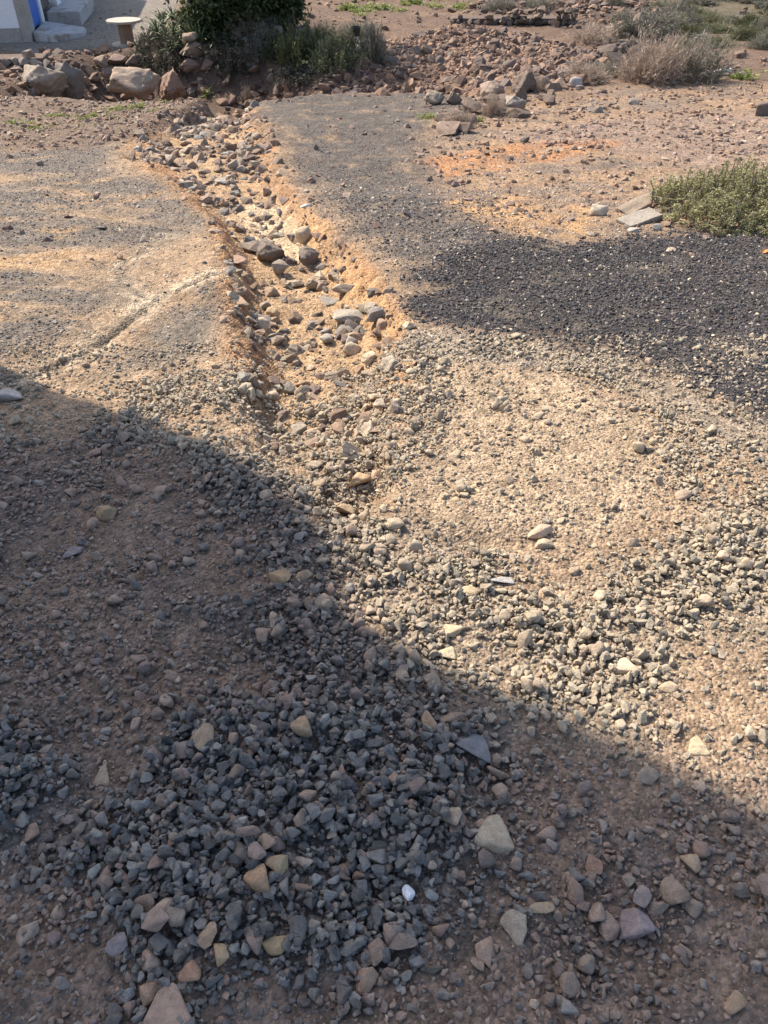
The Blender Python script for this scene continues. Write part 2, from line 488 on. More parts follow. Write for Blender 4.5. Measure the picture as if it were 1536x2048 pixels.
def plain_material(name, colr, rough=.85, var=.2, scale=30, bump=.3, dist=.004, stretch=None, spots=None):
    m, n, l, b = new_mat(name)
    tc = n.new('ShaderNodeTexCoord').outputs['Object']
    if stretch:
        mp = n.new('ShaderNodeMapping'); mp.inputs['Scale'].default_value = stretch; l.new(tc, mp.inputs[0]); tc = mp.outputs[0]
    n1 = noise(n, l, tc, scale, 6, .68); n2 = noise(n, l, tc, scale / 7, 4, .6)
    rgb = n.new('ShaderNodeRGB'); rgb.outputs[0].default_value = (*colr, 1)
    f = mth(n, l, 'MULTIPLY', mapr(n, l, n1, .3, .7, 1 - var, 1 + var), mapr(n, l, n2, .3, .7, 1 - var * .7, 1 + var * .7))
    c = mulcol(n, l, rgb.outputs[0], f)
    if spots:
        mx = n.new('ShaderNodeMix'); mx.data_type = 'RGBA'
        l.new(mapr(n, l, noise(n, l, tc, spots[1], 5, .7), spots[2], spots[2] + .08, 0, .85), mx.inputs[0])
        l.new(c, mx.inputs[6]); mx.inputs[7].default_value = (*spots[0], 1); c = mx.outputs[2]
    l.new(c, b.inputs['Base Color'])
    b.inputs['Roughness'].default_value = rough
    b.inputs['Specular IOR Level'].default_value = .3
    bp = n.new('ShaderNodeBump'); bp.inputs['Strength'].default_value = bump; bp.inputs['Distance'].default_value = dist
    l.new(n1, bp.inputs['Height']); l.new(bp.outputs[0], b.inputs['Normal'])
    return m

def leaf_material(name, c1, c2, trans=.25):
    m, n, l, b = new_mat(name)
    a = n.new('ShaderNodeAttribute'); a.attribute_name = 'shade'
    mx = n.new('ShaderNodeMix'); mx.data_type = 'RGBA'
    l.new(a.outputs['Fac'], mx.inputs[0]); mx.inputs[6].default_value = (*c1, 1); mx.inputs[7].default_value = (*c2, 1)
    l.new(mx.outputs[2], b.inputs['Base Color'])
    b.inputs['Roughness'].default_value = .6
    b.inputs['Specular IOR Level'].default_value = .3
    tr = n.new('ShaderNodeBsdfTranslucent'); l.new(mx.outputs[2], tr.inputs[0])
    ms = n.new('ShaderNodeMixShader'); ms.inputs[0].default_value = trans
    out = n['Material Output']
    l.new(b.outputs[0], ms.inputs[1]); l.new(tr.outputs[0], ms.inputs[2]); l.new(ms.outputs[0], out.inputs[0])
    return m

M_ground = ground_material()
M_stone_i = stone_material('gravel_stone', True)
M_stone = stone_material('loose_stone', False)
M_white = plain_material('whitewash', (.74, .74, .76), .85, .08, 25, .3, .004, None, ((.42, .39, .36), 1.6, .57))
M_cement = plain_material('cement_render', (.34, .31, .28), .9, .22, 18, .5, .006)
M_concrete = plain_material('concrete', (.38, .375, .37), .9, .2, 22, .4, .005, None, ((.24, .20, .165), 2.2, .53))
M_blue = plain_material('blue_paint', (.025, .13, .50), .5, .15, 12, .2, .003, (4, 4, .5))
M_dark = plain_material('dark_doorway_board', (.12, .10, .09), .8, .2, 14, .3, .004, (3, 3, .4))
M_wood = plain_material('weathered_wood', (.27, .185, .13), .85, .3, 20, .5, .004, (6, 6, .6))
M_pale_wood = plain_material('bleached_wood', (.38, .34, .285), .85, .3, 14, .5, .004, (1, 7, 1), ((.20, .16, .125), 3.0, .56))
M_bark = plain_material('grey_bark', (.33, .285, .25), .9, .3, 14, .7, .012, (3, 3, .7))
M_black = plain_material('black_plastic', (.02, .02, .022), .5, .2, 10, .1)
M_orange = plain_material('orange_leaf', (.60, .15, .03), .6, .2, 40, .2)

# ------------------------------------------------------------------ object helpers
def link(o, parent=None):
    C.objects.link(o)
    if parent: o.parent = parent
    return o

def tag(o, label=None, cat=None, group=None, kind=None):
    if label: o['label'] = label
    if cat: o['category'] = cat
    if group: o['group'] = group
    if kind or cat: o['kind'] = kind or 'thing'
    return o

def empty(name, loc, label, cat, group=None, rz=0):
    o = bpy.data.objects.new(name, None); o.empty_display_size = .1
    o.location = loc; o.rotation_euler.z = rz
    link(o); return tag(o, label, cat, group)

def mobj(name, me, mat, parent=None, loc=(0, 0, 0), rot=(0, 0, 0), scale=(1, 1, 1)):
    o = bpy.data.objects.new(name, me)
    if mat and not me.materials: me.materials.append(mat)
    o.location = loc; o.rotation_euler = rot; o.scale = scale
    return link(o, parent)

def bm_mesh(name, bm, smooth=False):
    me = bpy.data.meshes.new(name); bm.normal_update(); bm.to_mesh(me); bm.free()
    if smooth: me.polygons.foreach_set('use_smooth', [True] * len(me.polygons))
    return me

def box_mesh(name, x0, x1, y0, y1, z0, z1, bevel=.01, wob=0, seed=0):
    bm = bmesh.new()
    bmesh.ops.create_cube(bm, size=1)
    for v in bm.verts:
        v.co = Vector(((x0 + x1) / 2 + v.co.x * (x1 - x0), (y0 + y1) / 2 + v.co.y * (y1 - y0), (z0 + z1) / 2 + v.co.z * (z1 - z0)))
    if wob:
        rr = random.Random(seed)
        for v in bm.verts: v.co += Vector((rr.uniform(-wob, wob), rr.uniform(-wob, wob), rr.uniform(-wob, wob)))
    if bevel: bmesh.ops.bevel(bm, geom=bm.edges[:], offset=bevel, segments=2, affect='EDGES', profile=.6)
    return bm_mesh(name, bm)

# ------------------------------------------------------------------ ground object
ny, nx = GX.shape
ii = np.arange(ny * nx).reshape(ny, nx)
Q = np.stack([ii[:-1, :-1], ii[:-1, 1:], ii[1:, 1:], ii[1:, :-1]], -1).reshape(-1, 4)
me = mesh_np('ground', np.stack([GX, GY, GZ], -1).reshape(-1, 3), Q)
attr_colour(me, 'col', ground_colour(GX, GY))
ground = mobj('ground', me, M_ground)
tag(ground, 'ochre and dark volcanic earth of the eroded track and slope', 'ground', None, 'structure')

# ------------------------------------------------------------------ stones
def ico(sub):
    bm = bmesh.new(); bmesh.ops.create_icosphere(bm, subdivisions=sub, radius=1)
    V = np.array([v.co[:] for v in bm.verts]); T = np.array([[v.index for v in f.verts] for f in bm.faces]); bm.free()
    return V / np.linalg.norm(V, axis=1)[:, None], T
ICO = {k: ico(k) for k in (1, 2, 3, 4)}

def stone_shape(seed, sub=2, planes=11, p=14, rough=.03, dmin=.62):
    r = np.random.default_rng(seed)
    D, T = ICO[sub]
    N = r.normal(size=(planes, 3)); N /= np.linalg.norm(N, axis=1)[:, None]
    for _ in range(30):                        # spread the cutting planes
        G = N @ N.T - 2 * np.eye(planes)
        j = G.argmax(1)
        N = N - .12 * N[j]; N /= np.linalg.norm(N, axis=1)[:, None]
    dd = r.uniform(dmin, 1.0, planes)
    tt = np.maximum(D @ N.T, .04) / dd[None, :]
    rad = (tt ** p).sum(1) ** (-1 / p)
    for k in range(4):
        ph = r.uniform(0, 6, 3); fr = r.normal(size=(3, 3)) * (2 + 2.2 * k)
        rad = rad * (1 + rough / (1 + .6 * k) * np.sin(D @ fr.T + ph).sum(1) / 1.7)
    V = D * rad[:, None]
    V = V - (V.max(0) + V.min(0)) / 2
    return V / ((V.max(0) - V.min(0)) / 2), T

def hull_shape(seed, pts=16, bev=.085):
    """crushed stone: convex hull of random points with its edges chipped"""
    r = np.random.default_rng(seed)
    D = r.normal(size=(pts, 3)); D /= np.linalg.norm(D, axis=1)[:, None]
    D *= r.uniform(.72, 1.0, (pts, 1))
    bm = bmesh.new()
    for d in D: bm.verts.new(d)
    res = bmesh.ops.convex_hull(bm, input=bm.verts)
    for v in [v for v in bm.verts if not v.link_faces]: bm.verts.remove(v)
    bmesh.ops.dissolve_limit(bm, angle_limit=R(16), verts=bm.verts, edges=bm.edges)
    bmesh.ops.bevel(bm, geom=bm.edges[:], offset=bev, segments=1, affect='EDGES', clamp_overlap=True)
    bmesh.ops.triangulate(bm, faces=bm.faces)
    bmesh.ops.remove_doubles(bm, verts=bm.verts, dist=.004)
    V = np.array([v.co[:] for v in bm.verts]); T = np.array([[v.index for v in f.verts] for f in bm.faces]); 
    bm.verts.index_update()
    T = np.array([[v.index for v in f.verts] for f in bm.faces]); bm.free()
    V = V - (V.max(0) + V.min(0)) / 2
    return V / ((V.max(0) - V.min(0)) / 2), T

def rock_shape(seed, pts=14, cuts=2, amp=.05, tri=False, smooth=.35):
    """broken rock: hull of random points, subdivided, its faces roughened"""
    r = np.random.default_rng(seed)
    if tri:
        D = np.array([(x, y, z) for x, y in ((-1, -.75), (.9, -1), (.25, 1), (-.35, .8)) for z in (-.6, .6)], float) + r.normal(0, .10, (8, 3))
    else:
        D = r.normal(size=(pts, 3)); D /= np.linalg.norm(D, axis=1)[:, None]; D *= r.uniform(.68, 1.0, (pts, 1))
    bm = bmesh.new()
    for d in D: bm.verts.new(d)
    bmesh.ops.convex_hull(bm, input=bm.verts)
    for v in [v for v in bm.verts if not v.link_faces]: bm.verts.remove(v)
    bmesh.ops.subdivide_edges(bm, edges=bm.edges[:], cuts=cuts, use_grid_fill=True)
    bmesh.ops.triangulate(bm, faces=bm.faces)
    for _ in range(2): bmesh.ops.smooth_vert(bm, verts=bm.verts, factor=smooth, use_axis_x=True, use_axis_y=True, use_axis_z=True)
    bm.verts.index_update()
    V = np.array([v.co[:] for v in bm.verts]); T = np.array([[v.index for v in f.verts] for f in bm.faces]); bm.free()
    nrm = V / np.linalg.norm(V, axis=1)[:, None]
    h = 0
    for k in range(4):
        fr = r.normal(size=(3, 3)) * (2.2 * 1.9 ** k); ph = r.uniform(0, 6, 3)
        h = h + np.sin(V @ fr.T + ph).sum(1) / 1.5 ** k
    V = V + nrm * (amp * h / 2.2)[:, None] + r.normal(0, amp * .25, V.shape)
    V = V - (V.max(0) + V.min(0)) / 2
    return V / ((V.max(0) - V.min(0)) / 2), T

def stone_mesh(name, mat, hull=None, rock=None, **k):
    if hull: V, T = hull_shape(k['seed'], hull); sm = False
    elif rock: V, T = rock_shape(k['seed'], **rock); sm = bool(k.get('soft'))
    else: V, T = stone_shape(**k); sm = True
    me = mesh_np(name, V, T, sm)
    me.materials.append(mat)
    return me

ANG = [dict(seed=100 + i, hull=11 + i % 6) for i in range(18)]
RND = [dict(seed=300 + i, soft=True, rock=dict(pts=11 + i % 6, cuts=3, amp=.03, smooth=.38)) for i in range(18)]
JAG = [dict(seed=500 + i, rock=dict(pts=10 + i % 5, cuts=2, amp=.055, smooth=.16)) for i in range(18)]
SMALL = [dict(seed=700 + i, hull=9 + i % 3) for i in range(8)]

def protos(specs, tagname):
    out = []
    for i, s in enumerate(specs):
        out.append(bpy.data.objects.new(tagname, stone_mesh(tagname, M_stone_i, **s)))   # never linked: only a shape source
    return out
P_ANG, P_RND, P_JAG, P_SML = protos(ANG, 'crushed_stone'), protos(RND, 'round_stone'), protos(JAG, 'lava_stone'), protos(SMALL, 'grit_grain')
# meshes of the stones that are objects of their own (finer)
I_ANG = [stone_mesh('crushed_stone', M_stone, **s) for s in ANG]
I_RND = [stone_mesh('round_stone', M_stone, **s) for s in RND]
I_JAG = [stone_mesh('lava_stone', M_stone, **s) for s in JAG]
I_BLK = [stone_mesh('blocky_stone', M_stone, seed=1300 + i, soft=True, rock=dict(pts=9 + i % 4, cuts=5, amp=.028, smooth=.32)) for i in range(10)]
I_BIG = [stone_mesh('boulder', M_stone, seed=1500 + i, soft=True, rock=dict(pts=13 + i, cuts=8, amp=.06, smooth=.25)) for i in range(5)]
INDIV = {'big': I_BIG, 'blk': I_BLK, 'ang': I_ANG, 'rnd': I_RND, 'jag': I_JAG}
PROTO = {'ang': P_ANG, 'rnd': P_RND, 'jag': P_JAG, 'sml': P_SML}

def scatter(name, kind, P, rot, scl, col, label, cat):
    """one 'stuff' object: loose stones, an instance of a stone shape on every point"""
    pr = PROTO[kind]; N = len(P)
    me = bpy.data.meshes.new(name)
    me.vertices.add(N); me.vertices.foreach_set('co', np.asarray(P, np.float32).ravel())
    for an, arr in (('rot', rot), ('scl', scl)):
        a = me.attributes.new(an, 'FLOAT_VECTOR', 'POINT'); a.data.foreach_set('vector', np.asarray(arr, np.float32).ravel())
    a = me.attributes.new('idx', 'INT', 'POINT'); a.data.foreach_set('value', rng.integers(0, len(pr), N).astype(np.int32))
    attr_colour(me, 'col', col)
    o = bpy.data.objects.new(name, me); link(o); tag(o, label, cat, None, 'stuff')
    g = bpy.data.node_groups.new(name, 'GeometryNodeTree')
    g.interface.new_socket('Geometry', in_out='INPUT', socket_type='NodeSocketGeometry')
    g.interface.new_socket('Geometry', in_out='OUTPUT', socket_type='NodeSocketGeometry')
    nn, ll = g.nodes, g.links
    gi, go = nn.new('NodeGroupInput'), nn.new('NodeGroupOutput')
    jn = nn.new('GeometryNodeJoinGeometry')
    for q in pr:
        oi = nn.new('GeometryNodeObjectInfo'); oi.inputs['Object'].default_value = q; oi.inputs['As Instance'].default_value = False
        ti = nn.new('GeometryNodeGeometryToInstance')
        ll.new(oi.outputs['Geometry'], ti.inputs[0]); ll.new(ti.outputs[0], jn.inputs[0])
    ip = nn.new('GeometryNodeInstanceOnPoints')
    def attr(nm, dt):
        a = nn.new('GeometryNodeInputNamedAttribute'); a.data_type = dt; a.inputs['Name'].default_value = nm; return a.outputs[0]
    ll.new(gi.outputs[0], ip.inputs['Points']); ll.new(jn.outputs[0], ip.inputs['Instance'])
    ip.inputs['Pick Instance'].default_value = True
    ll.new(attr('idx', 'INT'), ip.inputs['Instance Index'])
    er = nn.new('FunctionNodeEulerToRotation'); ll.new(attr('rot', 'FLOAT_VECTOR'), er.inputs[0])
    ll.new(er.outputs[0], ip.inputs['Rotation']); ll.new(attr('scl', 'FLOAT_VECTOR'), ip.inputs['Scale'])
    ll.new(ip.outputs[0], go.inputs[0])
    md = o.modifiers.new('stones', 'NODES'); md.node_group = g
    return o

GREYS = np.array([(.180, .170, .156), (.14, .134, .126), (.22, .205, .184), (.19, .176, .158), (.155, .14, .127), (.245, .225, .195), (.17, .163, .155), (.10, .097, .093), (.125, .115, .106), (.205, .178, .147)])
BROWNS = np.array([(.30, .212, .158), (.265, .185, .14), (.34, .25, .185), (.25, .178, .14), (.31, .205, .152), (.275, .22, .172), (.245, .178, .155), (.36, .28, .21), (.22, .165, .135)])
BLACKS = np.array([(.056, .053, .056), (.072, .068, .070), (.045, .043, .046), (.09, .083, .08), (.075, .064, .066)])
LAVA = np.array([(.215, .135, .095), (.27, .17, .115), (.155, .10, .08), (.31, .20, .135), (.24, .165, .12), (.17, .13, .11)])
PALE = np.array([(.46, .38, .27), (.40, .34, .26), (.34, .31, .27), (.5, .42, .31), (.30, .27, .24)])

def pick(pal, n, var=.16):
    c = pal[rng.integers(0, len(pal), n)]
    return c * (1 + var * rng.normal(size=(n, 1))).clip(.55, 1.5)

# --- landmark stones: px, py, width, height (photo pixels), kind, colour, flatness, turn, name, label
LAND = [
 (340, 2022, 104, 84, 'tri', (.33, .24, .19), .30, .4, 'flat_stone', 'large flat triangular pinkish brown stone lying beside the grey gravel heap'),
 (520, 1765, 54, 64, 'rnd', (.37, .25, .17), .75, .3, 'round_stone', 'egg shaped brown stone on dark gravel below a tan blocky stone'),
 (556, 1737, 48, 50, 'ang', (.37, .28, .19), .7, .9, 'blocky_stone', 'tan blocky stone leaning behind the egg shaped brown stone'),
 (386, 1952, 46, 46, 'rnd', (.33, .21, .15), .8, .1, 'round_stone', 'reddish brown rounded cobble at the foot of the grey gravel'),
 (298, 1992, 42, 48, 'rnd', (.29, .205, .15), .8, .6, 'round_stone', 'brown rounded cobble just above the flat triangular stone'),
 (735, 1965, 52, 56, 'rnd', (.34, .245, .185), .7, .2, 'wedge_stone', 'pinkish wedge shaped stone at the edge of grey gravel and brown earth'),
 (556, 1898, 58, 36, 'rnd', (.38, .275, .175), .8, .1, 'oblong_stone', 'oblong tan stone resting on the dark grey gravel'),
 (985, 1672, 80, 74, 'tri', (.36, .30, .23), .35, 2.4, 'flat_stone', 'big flat beige angular stone on the gravel in the shade'),
 (1270, 1852, 76, 70, 'ang', (.25, .205, .195), .7, .7, 'wedge_stone', 'large purplish grey wedge shaped stone leaning on other stones'),
 (1216, 1856, 44, 62, 'ang', (.27, .20, .16), .7, .2, 'blocky_stone', 'brown block propped against the purplish grey wedge stone'),
 (1346, 1787, 54, 58, 'rnd', (.25, .195, .155), .7, .5, 'blocky_stone', 'squat brown grey cobble with a rounded top'),
 (1281, 1800, 38, 44, 'ang', (.24, .195, .17), .7, .1, 'blocky_stone', 'grey brown block standing behind the purplish wedge stone'),
 (970, 1906, 42, 64, 'ang', (.31, .23, .18), .6, .1, 'blocky_stone', 'upright pinkish brown block half buried in brown earth'),
 (1026, 1860, 54, 66, 'ang', (.34, .28, .22), .4, 2.6, 'flat_stone', 'pale beige slab lying on brown earth beside the pinkish block'),
 (1077, 1817, 66, 30, 'ang', (.33, .25, .18), .5, .1, 'flat_stone', 'long tan sliver of stone lying across the brown earth'),
 (1186, 1735, 36, 42, 'rnd', (.29, .195, .15), .7, .7, 'round_stone', 'dusty brown cobble in earth above the stone cluster'),
 (1381, 1730, 34, 44, 'rnd', (.33, .25, .18), .8, .1, 'oblong_stone', 'upright tan pebble beside brown gravel near the sunlit edge'),
 (1466, 2009, 52, 42, 'rnd', (.34, .24, .165), .8, .2, 'round_stone', 'lone round brown cobble on pebbly earth at the track side'),
 (410, 1492, 52, 60, 'jag', (.29, .225, .165), .75, .4, 'porous_stone', 'porous brown lava stone perched on the grey gravel ridge'),
 (605, 1466, 44, 48, 'rnd', (.30, .22, .155), .8, .2, 'round_stone', 'brown knobbly cobble on the crest of the grey gravel'),
 (817, 1795, 26, 34, 'rnd', (.82, .82, .82), .7, .5, 'white_pebble', 'small bright white pebble on dark grey gravel'),
 (1292, 1556, 50, 36, 'ang', (.30, .22, .155), .7, .4, 'blocky_stone', 'brown angular stone at the border of shade and sun'),
 (560, 1163, 48, 38, 'rnd', (.33, .235, .155), .75, .3, 'round_stone', 'rounded brown cobble among shaded gravel beside the gully head'),
 (606, 1156, 42, 28, 'rnd', (.34, .25, .175), .7, .1, 'oblong_stone', 'flattish tan cobble next to the rounded brown cobble'),
 (720, 965, 48, 34, 'ang', (.44, .29, .16), .8, .5, 'blocky_stone', 'orange tan chunk of rock at the pothole in the gully head'),
 (752, 955, 24, 36, 'rnd', (.38, .26, .17), .9, .1, 'oblong_stone', 'upright brown stone beside the orange tan chunk'),
 (1080, 1070, 52, 32, 'ang', (.45, .32, .22), .8, .2, 'blocky_stone', 'lone pinkish tan stone casting a short shadow on sunlit sand'),
 (690, 1030, 36, 30, 'ang', (.43, .31, .19), .8, .9, 'blocky_stone', 'tan angular stone below the pothole of the gully'),
 (1250, 1336, 48, 34, 'tri', (.46, .37, .26), .4, .6, 'flat_stone', 'pale flat stone tipped up on sunlit grey gravel'),
 (940, 1192, 42, 22, 'rnd', (.44, .34, .21), .6, .1, 'oblong_stone', 'pale oblong pebble lying on sunlit grey gravel'),
 (906, 1264, 46, 28, 'ang', (.45, .34, .21), .6, .4, 'flat_stone', 'pale tan elongated stone in the sunlit gravel'),
 (1393, 1496, 42, 38, 'tri', (.47, .37, .23), .3, .2, 'flat_stone', 'flat yellowish stone bedded in sunlit tan grit'),
 (895, 1308, 44, 34, 'ang', (.48, .39, .24), .4, .2, 'flat_stone', 'yellowish angular slab on gravel just outside the shade'),
 (215, 1030, 42, 38, 'jag', (.31, .23, .155), .8, .6, 'porous_stone', 'brown lumpy stone heaped with small pebbles in the shade'),
 (148, 1105, 36, 34, 'ang', (.22, .185, .18), .4, .2, 'flat_stone', 'flat mauve stone bedded in shaded brown earth'),
 (32, 846, 30, 18, 'rnd', (.36, .27, .18), .7, .1, 'oblong_stone', 'tan pebble alone on dark grit in the shade'),
 (858, 1455, 28, 52, 'rnd', (.30, .22, .16), .8, .05, 'oblong_stone', 'tall narrow brown stone standing in gravel by the shade edge'),
 (942, 1505, 72, 62, 'ang', (.17, .165, .165), .4, 2.5, 'flat_stone', 'dark grey slab tilted among gravel by the shade edge'),
 (64, 1667, 34, 42, 'ang', (.29, .21, .165), .6, .1, 'blocky_stone', 'pinkish brown stone between two patches of grey gravel'),
 (206, 1556, 32, 46, 'tri', (.33, .26, .195), .5, .6, 'flat_stone', 'beige pointed stone lying flat on brown earth'),
 (326, 1866, 52, 46, 'ang', (.27, .205, .17), .6, .2, 'flat_stone', 'broad mauve brown angular stone amid grey gravel'),
 (240, 1896, 44, 46, 'ang', (.22, .19, .185), .5, .3, 'flat_stone', 'mauve grey angular stone at the border of the gravel heap'),
 (755, 1726, 46, 36, 'ang', (.215, .20, .18), .6, .1, 'blocky_stone', 'grey brown speckled block in the middle of the dark gravel'),
 (806, 1895, 58, 38, 'jag', (.20, .165, .14), .7, .2, 'porous_stone', 'dark brown porous lava stone below the white pebble'),
 (420, 1880, 40, 56, 'jag', (.30, .225, .165), .7, .2, 'porous_stone', 'tan knobbly stone at the centre of the grey gravel'),
 (446, 1922, 38, 44, 'ang', (.33, .245, .165), .7, .8, 'blocky_stone', 'tan angular stone touching the knobbly stone in gravel'),
 (905, 1440, 60, 24, 'ang', (.26, .20, .155), .6, .1, 'flat_stone', 'long brown stone jutting from gravel at the shade edge'),
 (1000, 1165, 56, 20, 'ang', (.35, .33, .30), .4, .1, 'flat_stone', 'thin grey sliver lying on sunlit gravel'),
 (14, 796, 80, 30, 'ang', (.42, .36, .31), .6, .1, 'flat_stone', 'pale ridged stone at the tip of the shade beside dark grit'),
 (1335, 1378, 40, 28, 'rnd', (.44, .33, .21), .7, .1, 'round_stone', 'smooth tan cobble on sunlit grit beside grey gravel'),
]
GROCKS = [
 (545, 520, 62, 46, 'jag', (.16, .125, .10), .85, .3, 'dark brown boulder sitting in the gully'),
 (617, 526, 44, 38, 'jag', (.17, .14, .12), .9, .2, 'dark grey boulder in the gully beside the brown one'),
 (606, 483, 34, 34, 'rnd', (.40, .31, .21), .95, .1, 'upright tan rounded rock in the gully'),
 (505, 500, 52, 24, 'ang', (.18, .14, .11), .5, .1, 'low dark slab under the left bank of the gully'),
 (472, 526, 52, 20, 'ang', (.30, .19, .135), .5, .1, 'reddish low slab set in the gully bank'),
 (562, 545, 34, 28, 'ang', (.30, .24, .18), .8, .6, 'tan block in front of the dark brown gully boulder'),
 (690, 580, 54, 24, 'ang', (.28, .225, .165), .6, .2, 'flat brown rock lying across the gully floor'),
 (592, 572, 48, 20, 'ang', (.34, .27, .19), .6, .3, 'low tan rock in the middle of the gully'),
 (632, 575, 46, 28, 'jag', (.33, .26, .18), .7, .6, 'rough tan rock beside the flat brown gully rock'),
 (705, 641, 86, 34, 'ang', (.29, .25, .20), .6, .1, 'largest flat grey rock lying in the gully'),
 (752, 638, 40, 30, 'ang', (.25, .22, .19), .7, .3, 'grey rock wedged at the end of the large flat rock'),
 (690, 665, 44, 24, 'ang', (.22, .195, .17), .6, .5, 'grey rock in front of the large flat gully rock'),
 (655, 684, 30, 18, 'rnd', (.30, .26, .21), .7, .1, 'grey pebble like rock before the flat gully rock'),
 (657, 605, 40, 16, 'ang', (.27, .24, .20), .6, .1, 'small slab of grey rock upstream of the flat rock'),
 (530, 616, 26, 18, 'rnd', (.31, .25, .19), .8, .1, 'grey brown rock alone on the sandy gully floor'),
 (546, 634, 28, 22, 'rnd', (.43, .31, .18), .8, .6, 'yellowish rounded rock casting shade on the gully floor'),
 (526, 652, 30, 22, 'rnd', (.47, .38, .26), .8, .1, 'pale rounded rock on the gully floor by the bank'),
 (703, 706, 36, 26, 'rnd', (.48, .38, .26), .8, .3, 'pale cream rock at the lower end of the gully rocks'),
 (738, 730, 36, 30, 'ang', (.44, .35, .24), .8, .7, 'pale tan pointed rock among gully stones'),
 (782, 741, 46, 32, 'jag', (.32, .27, .21), .8, .2, 'grey tan rock on the gully edge near black gravel'),
 (686, 752, 28, 22, 'ang', (.40, .29, .19), .8, .4, 'tan brown rock in pebbles below the pale rocks'),
 (600, 793, 22, 28, 'rnd', (.42, .33, .22), .9, .1, 'upright tan rock above the small hollow'),
 (580, 788, 24, 30, 'ang', (.27, .24, .20), .9, .1, 'upright grey rock above the small hollow'),
 (545, 797, 32, 18, 'rnd', (.38, .29, .20), .7, .1, 'low tan rock at the edge of the small hollow'),
 (737, 872, 34, 34, 'jag', (.36, .29, .21), .8, .4, 'tan rock shading a small pit in the gully head'),
 (752, 806, 32, 16, 'ang', (.40, .30, .20), .6, .1, 'flat tan rock among gully head pebbles'),
 (760, 825, 26, 16, 'ang', (.38, .31, .23), .6, .8, 'small flat rock touching the flat tan rock'),
 (430, 262, 34, 16, 'jag', (.21, .165, .13), .7, .1, 'brown rock in the stony upper gully'),
 (500, 215, 26, 18, 'jag', (.24, .175, .125), .8, .1, 'brown rock on the lip where the gully drops away'),
]
FAR = [
 (1047, 184, 52, 46, 'big', (.13, .095, .075), 1.0, .2, 'lava_boulder', 'tall dark brown lava boulder topping the stone heap beside the track'),
 (1028, 226, 46, 40, 'big', (.25, .205, .17), .9, .5, 'boulder', 'grey leaning boulder in front of the tall dark boulder'),
 (984, 196, 50, 36, 'big', (.27, .20, .155), .8, .2, 'boulder', 'pale pinkish boulder behind the leaning grey boulder'),
 (868, 208, 42, 28, 'big', (.25, .20, .15), .7, .2, 'boulder', 'tan flat topped boulder at the edge of the track'),
 (908, 206, 32, 28, 'big', (.21, .16, .125), .9, .1, 'boulder', 'brown boulder beside the tan flat topped one'),
 (1150, 172, 26, 20, 'rnd', (.33, .30, .27), .85, .1, 'boulder', 'lone grey boulder on pale sand by the dry bushes'),
 (1521, 229, 32, 26, 'tri', (.13, .10, .08), .9, .4, 'boulder', 'dark pointed boulder alone on the pinkish gravel'),
 (1048, 284, 20, 12, 'jag', (.11, .09, .075), .8, .1, 'boulder', 'small dark lava rock on the ochre strip'),
 (1190, 224, 32, 14, 'jag', (.22, .18, .14), .6, .1, 'boulder', 'low dark flat rock on the ochre slope'),
 (1268, 208, 24, 12, 'jag', (.28, .22, .17), .7, .1, 'boulder', 'low brown rock on the pink gravel slope'),
 (1197, 428, 38, 24, 'ang', (.46, .38, .28), .7, .3, 'boulder', 'cream chunk of stone at the end of the flat slabs'),
 (1268, 462, 28, 10, 'ang', (.34, .30, .25), .5, .1, 'concrete_slab', 'small pale slab fragment at the border of the black gravel'),
 (1312, 459, 20, 12, 'ang', (.34, .30, .25), .5, .8, 'concrete_slab', 'tiny pale fragment beneath the flat grey slab'),
 (633, 300, 10, 13, 'jag', (.12, .10, .085), 1.1, .1, 'boulder', 'small dark upright stone alone on the dark track'),
 (240, 518, 14, 13, 'ang', (.33, .22, .15), .9, .1, 'boulder', 'small brown pointed stone on the pale rill'),
 (202, 457, 22, 8, 'ang', (.16, .14, .12), .5, .1, 'boulder', 'thin dark stone lying on the grey streaked ground'),
 (82, 330, 18, 11, 'jag', (.20, .16, .13), .8, .1, 'boulder', 'small dark stone on the grey earth by the weeds'),
 (612, 414, 26, 8, 'ang', (.48, .44, .38), .5, .1, 'boulder', 'small pale flat stone on the dark track edge'),
]
# wedge / triangular slabs
I_TRI = [stone_mesh('wedge_stone', M_stone, seed=900 + i, soft=True, rock=dict(cuts=6, amp=.022, tri=True, smooth=.5)) for i in range(4)]
INDIV['tri'] = I_TRI

reserved = []   # x, y, r of landmark stones
stone_seq = 0
def landmark(px, py, wpx, hpx, kind, colr, flat, turn, name, label, cat, group=None):
    global stone_seq
    stone_seq += 1
    x, y, z = at(px, py)
    d = depth_of(x, y, z)
    wm = wpx / F * d / 2
    elev = math.atan2(CAM_H - z, math.hypot(x, y))
    # what is seen of the height: plan depth * sin + standing height * cos
    s, cst = math.sin(elev), math.cos(elev)
    hm = hpx / F * d / 2
    if hpx / wpx > .55 and s < .55:
        b = wm * .8; c = max(hm * 1.1, .25 * wm)
    else:
        b = hm / (s + .5 * flat * cst); c = flat * min(wm, b) * .95
    ms = INDIV['blk' if kind == 'ang' else kind]
    me = ms[stone_seq % len(ms)]
    # centre the seen silhouette at the pixel
    o = mobj(name, me, None, None, (x, y, float(hgt(x, y)) + c * .55), (random.uniform(-.12, .12), random.uniform(-.12, .12), random.uniform(-.25, .25)), (wm, b, c))
    mn = sum(colr) / 3
    sat = 1.25 if float(zm('brown', np.array([x]), np.array([y]))[0]) > .5 else .95  # warmer colour painted onto stones inside the cast shade, duller onto sunlit ones
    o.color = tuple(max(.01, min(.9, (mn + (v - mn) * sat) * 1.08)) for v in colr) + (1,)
    tag(o, label, cat, group)
    reserved.append((x, y, max(wm, b), o, c))
    return o

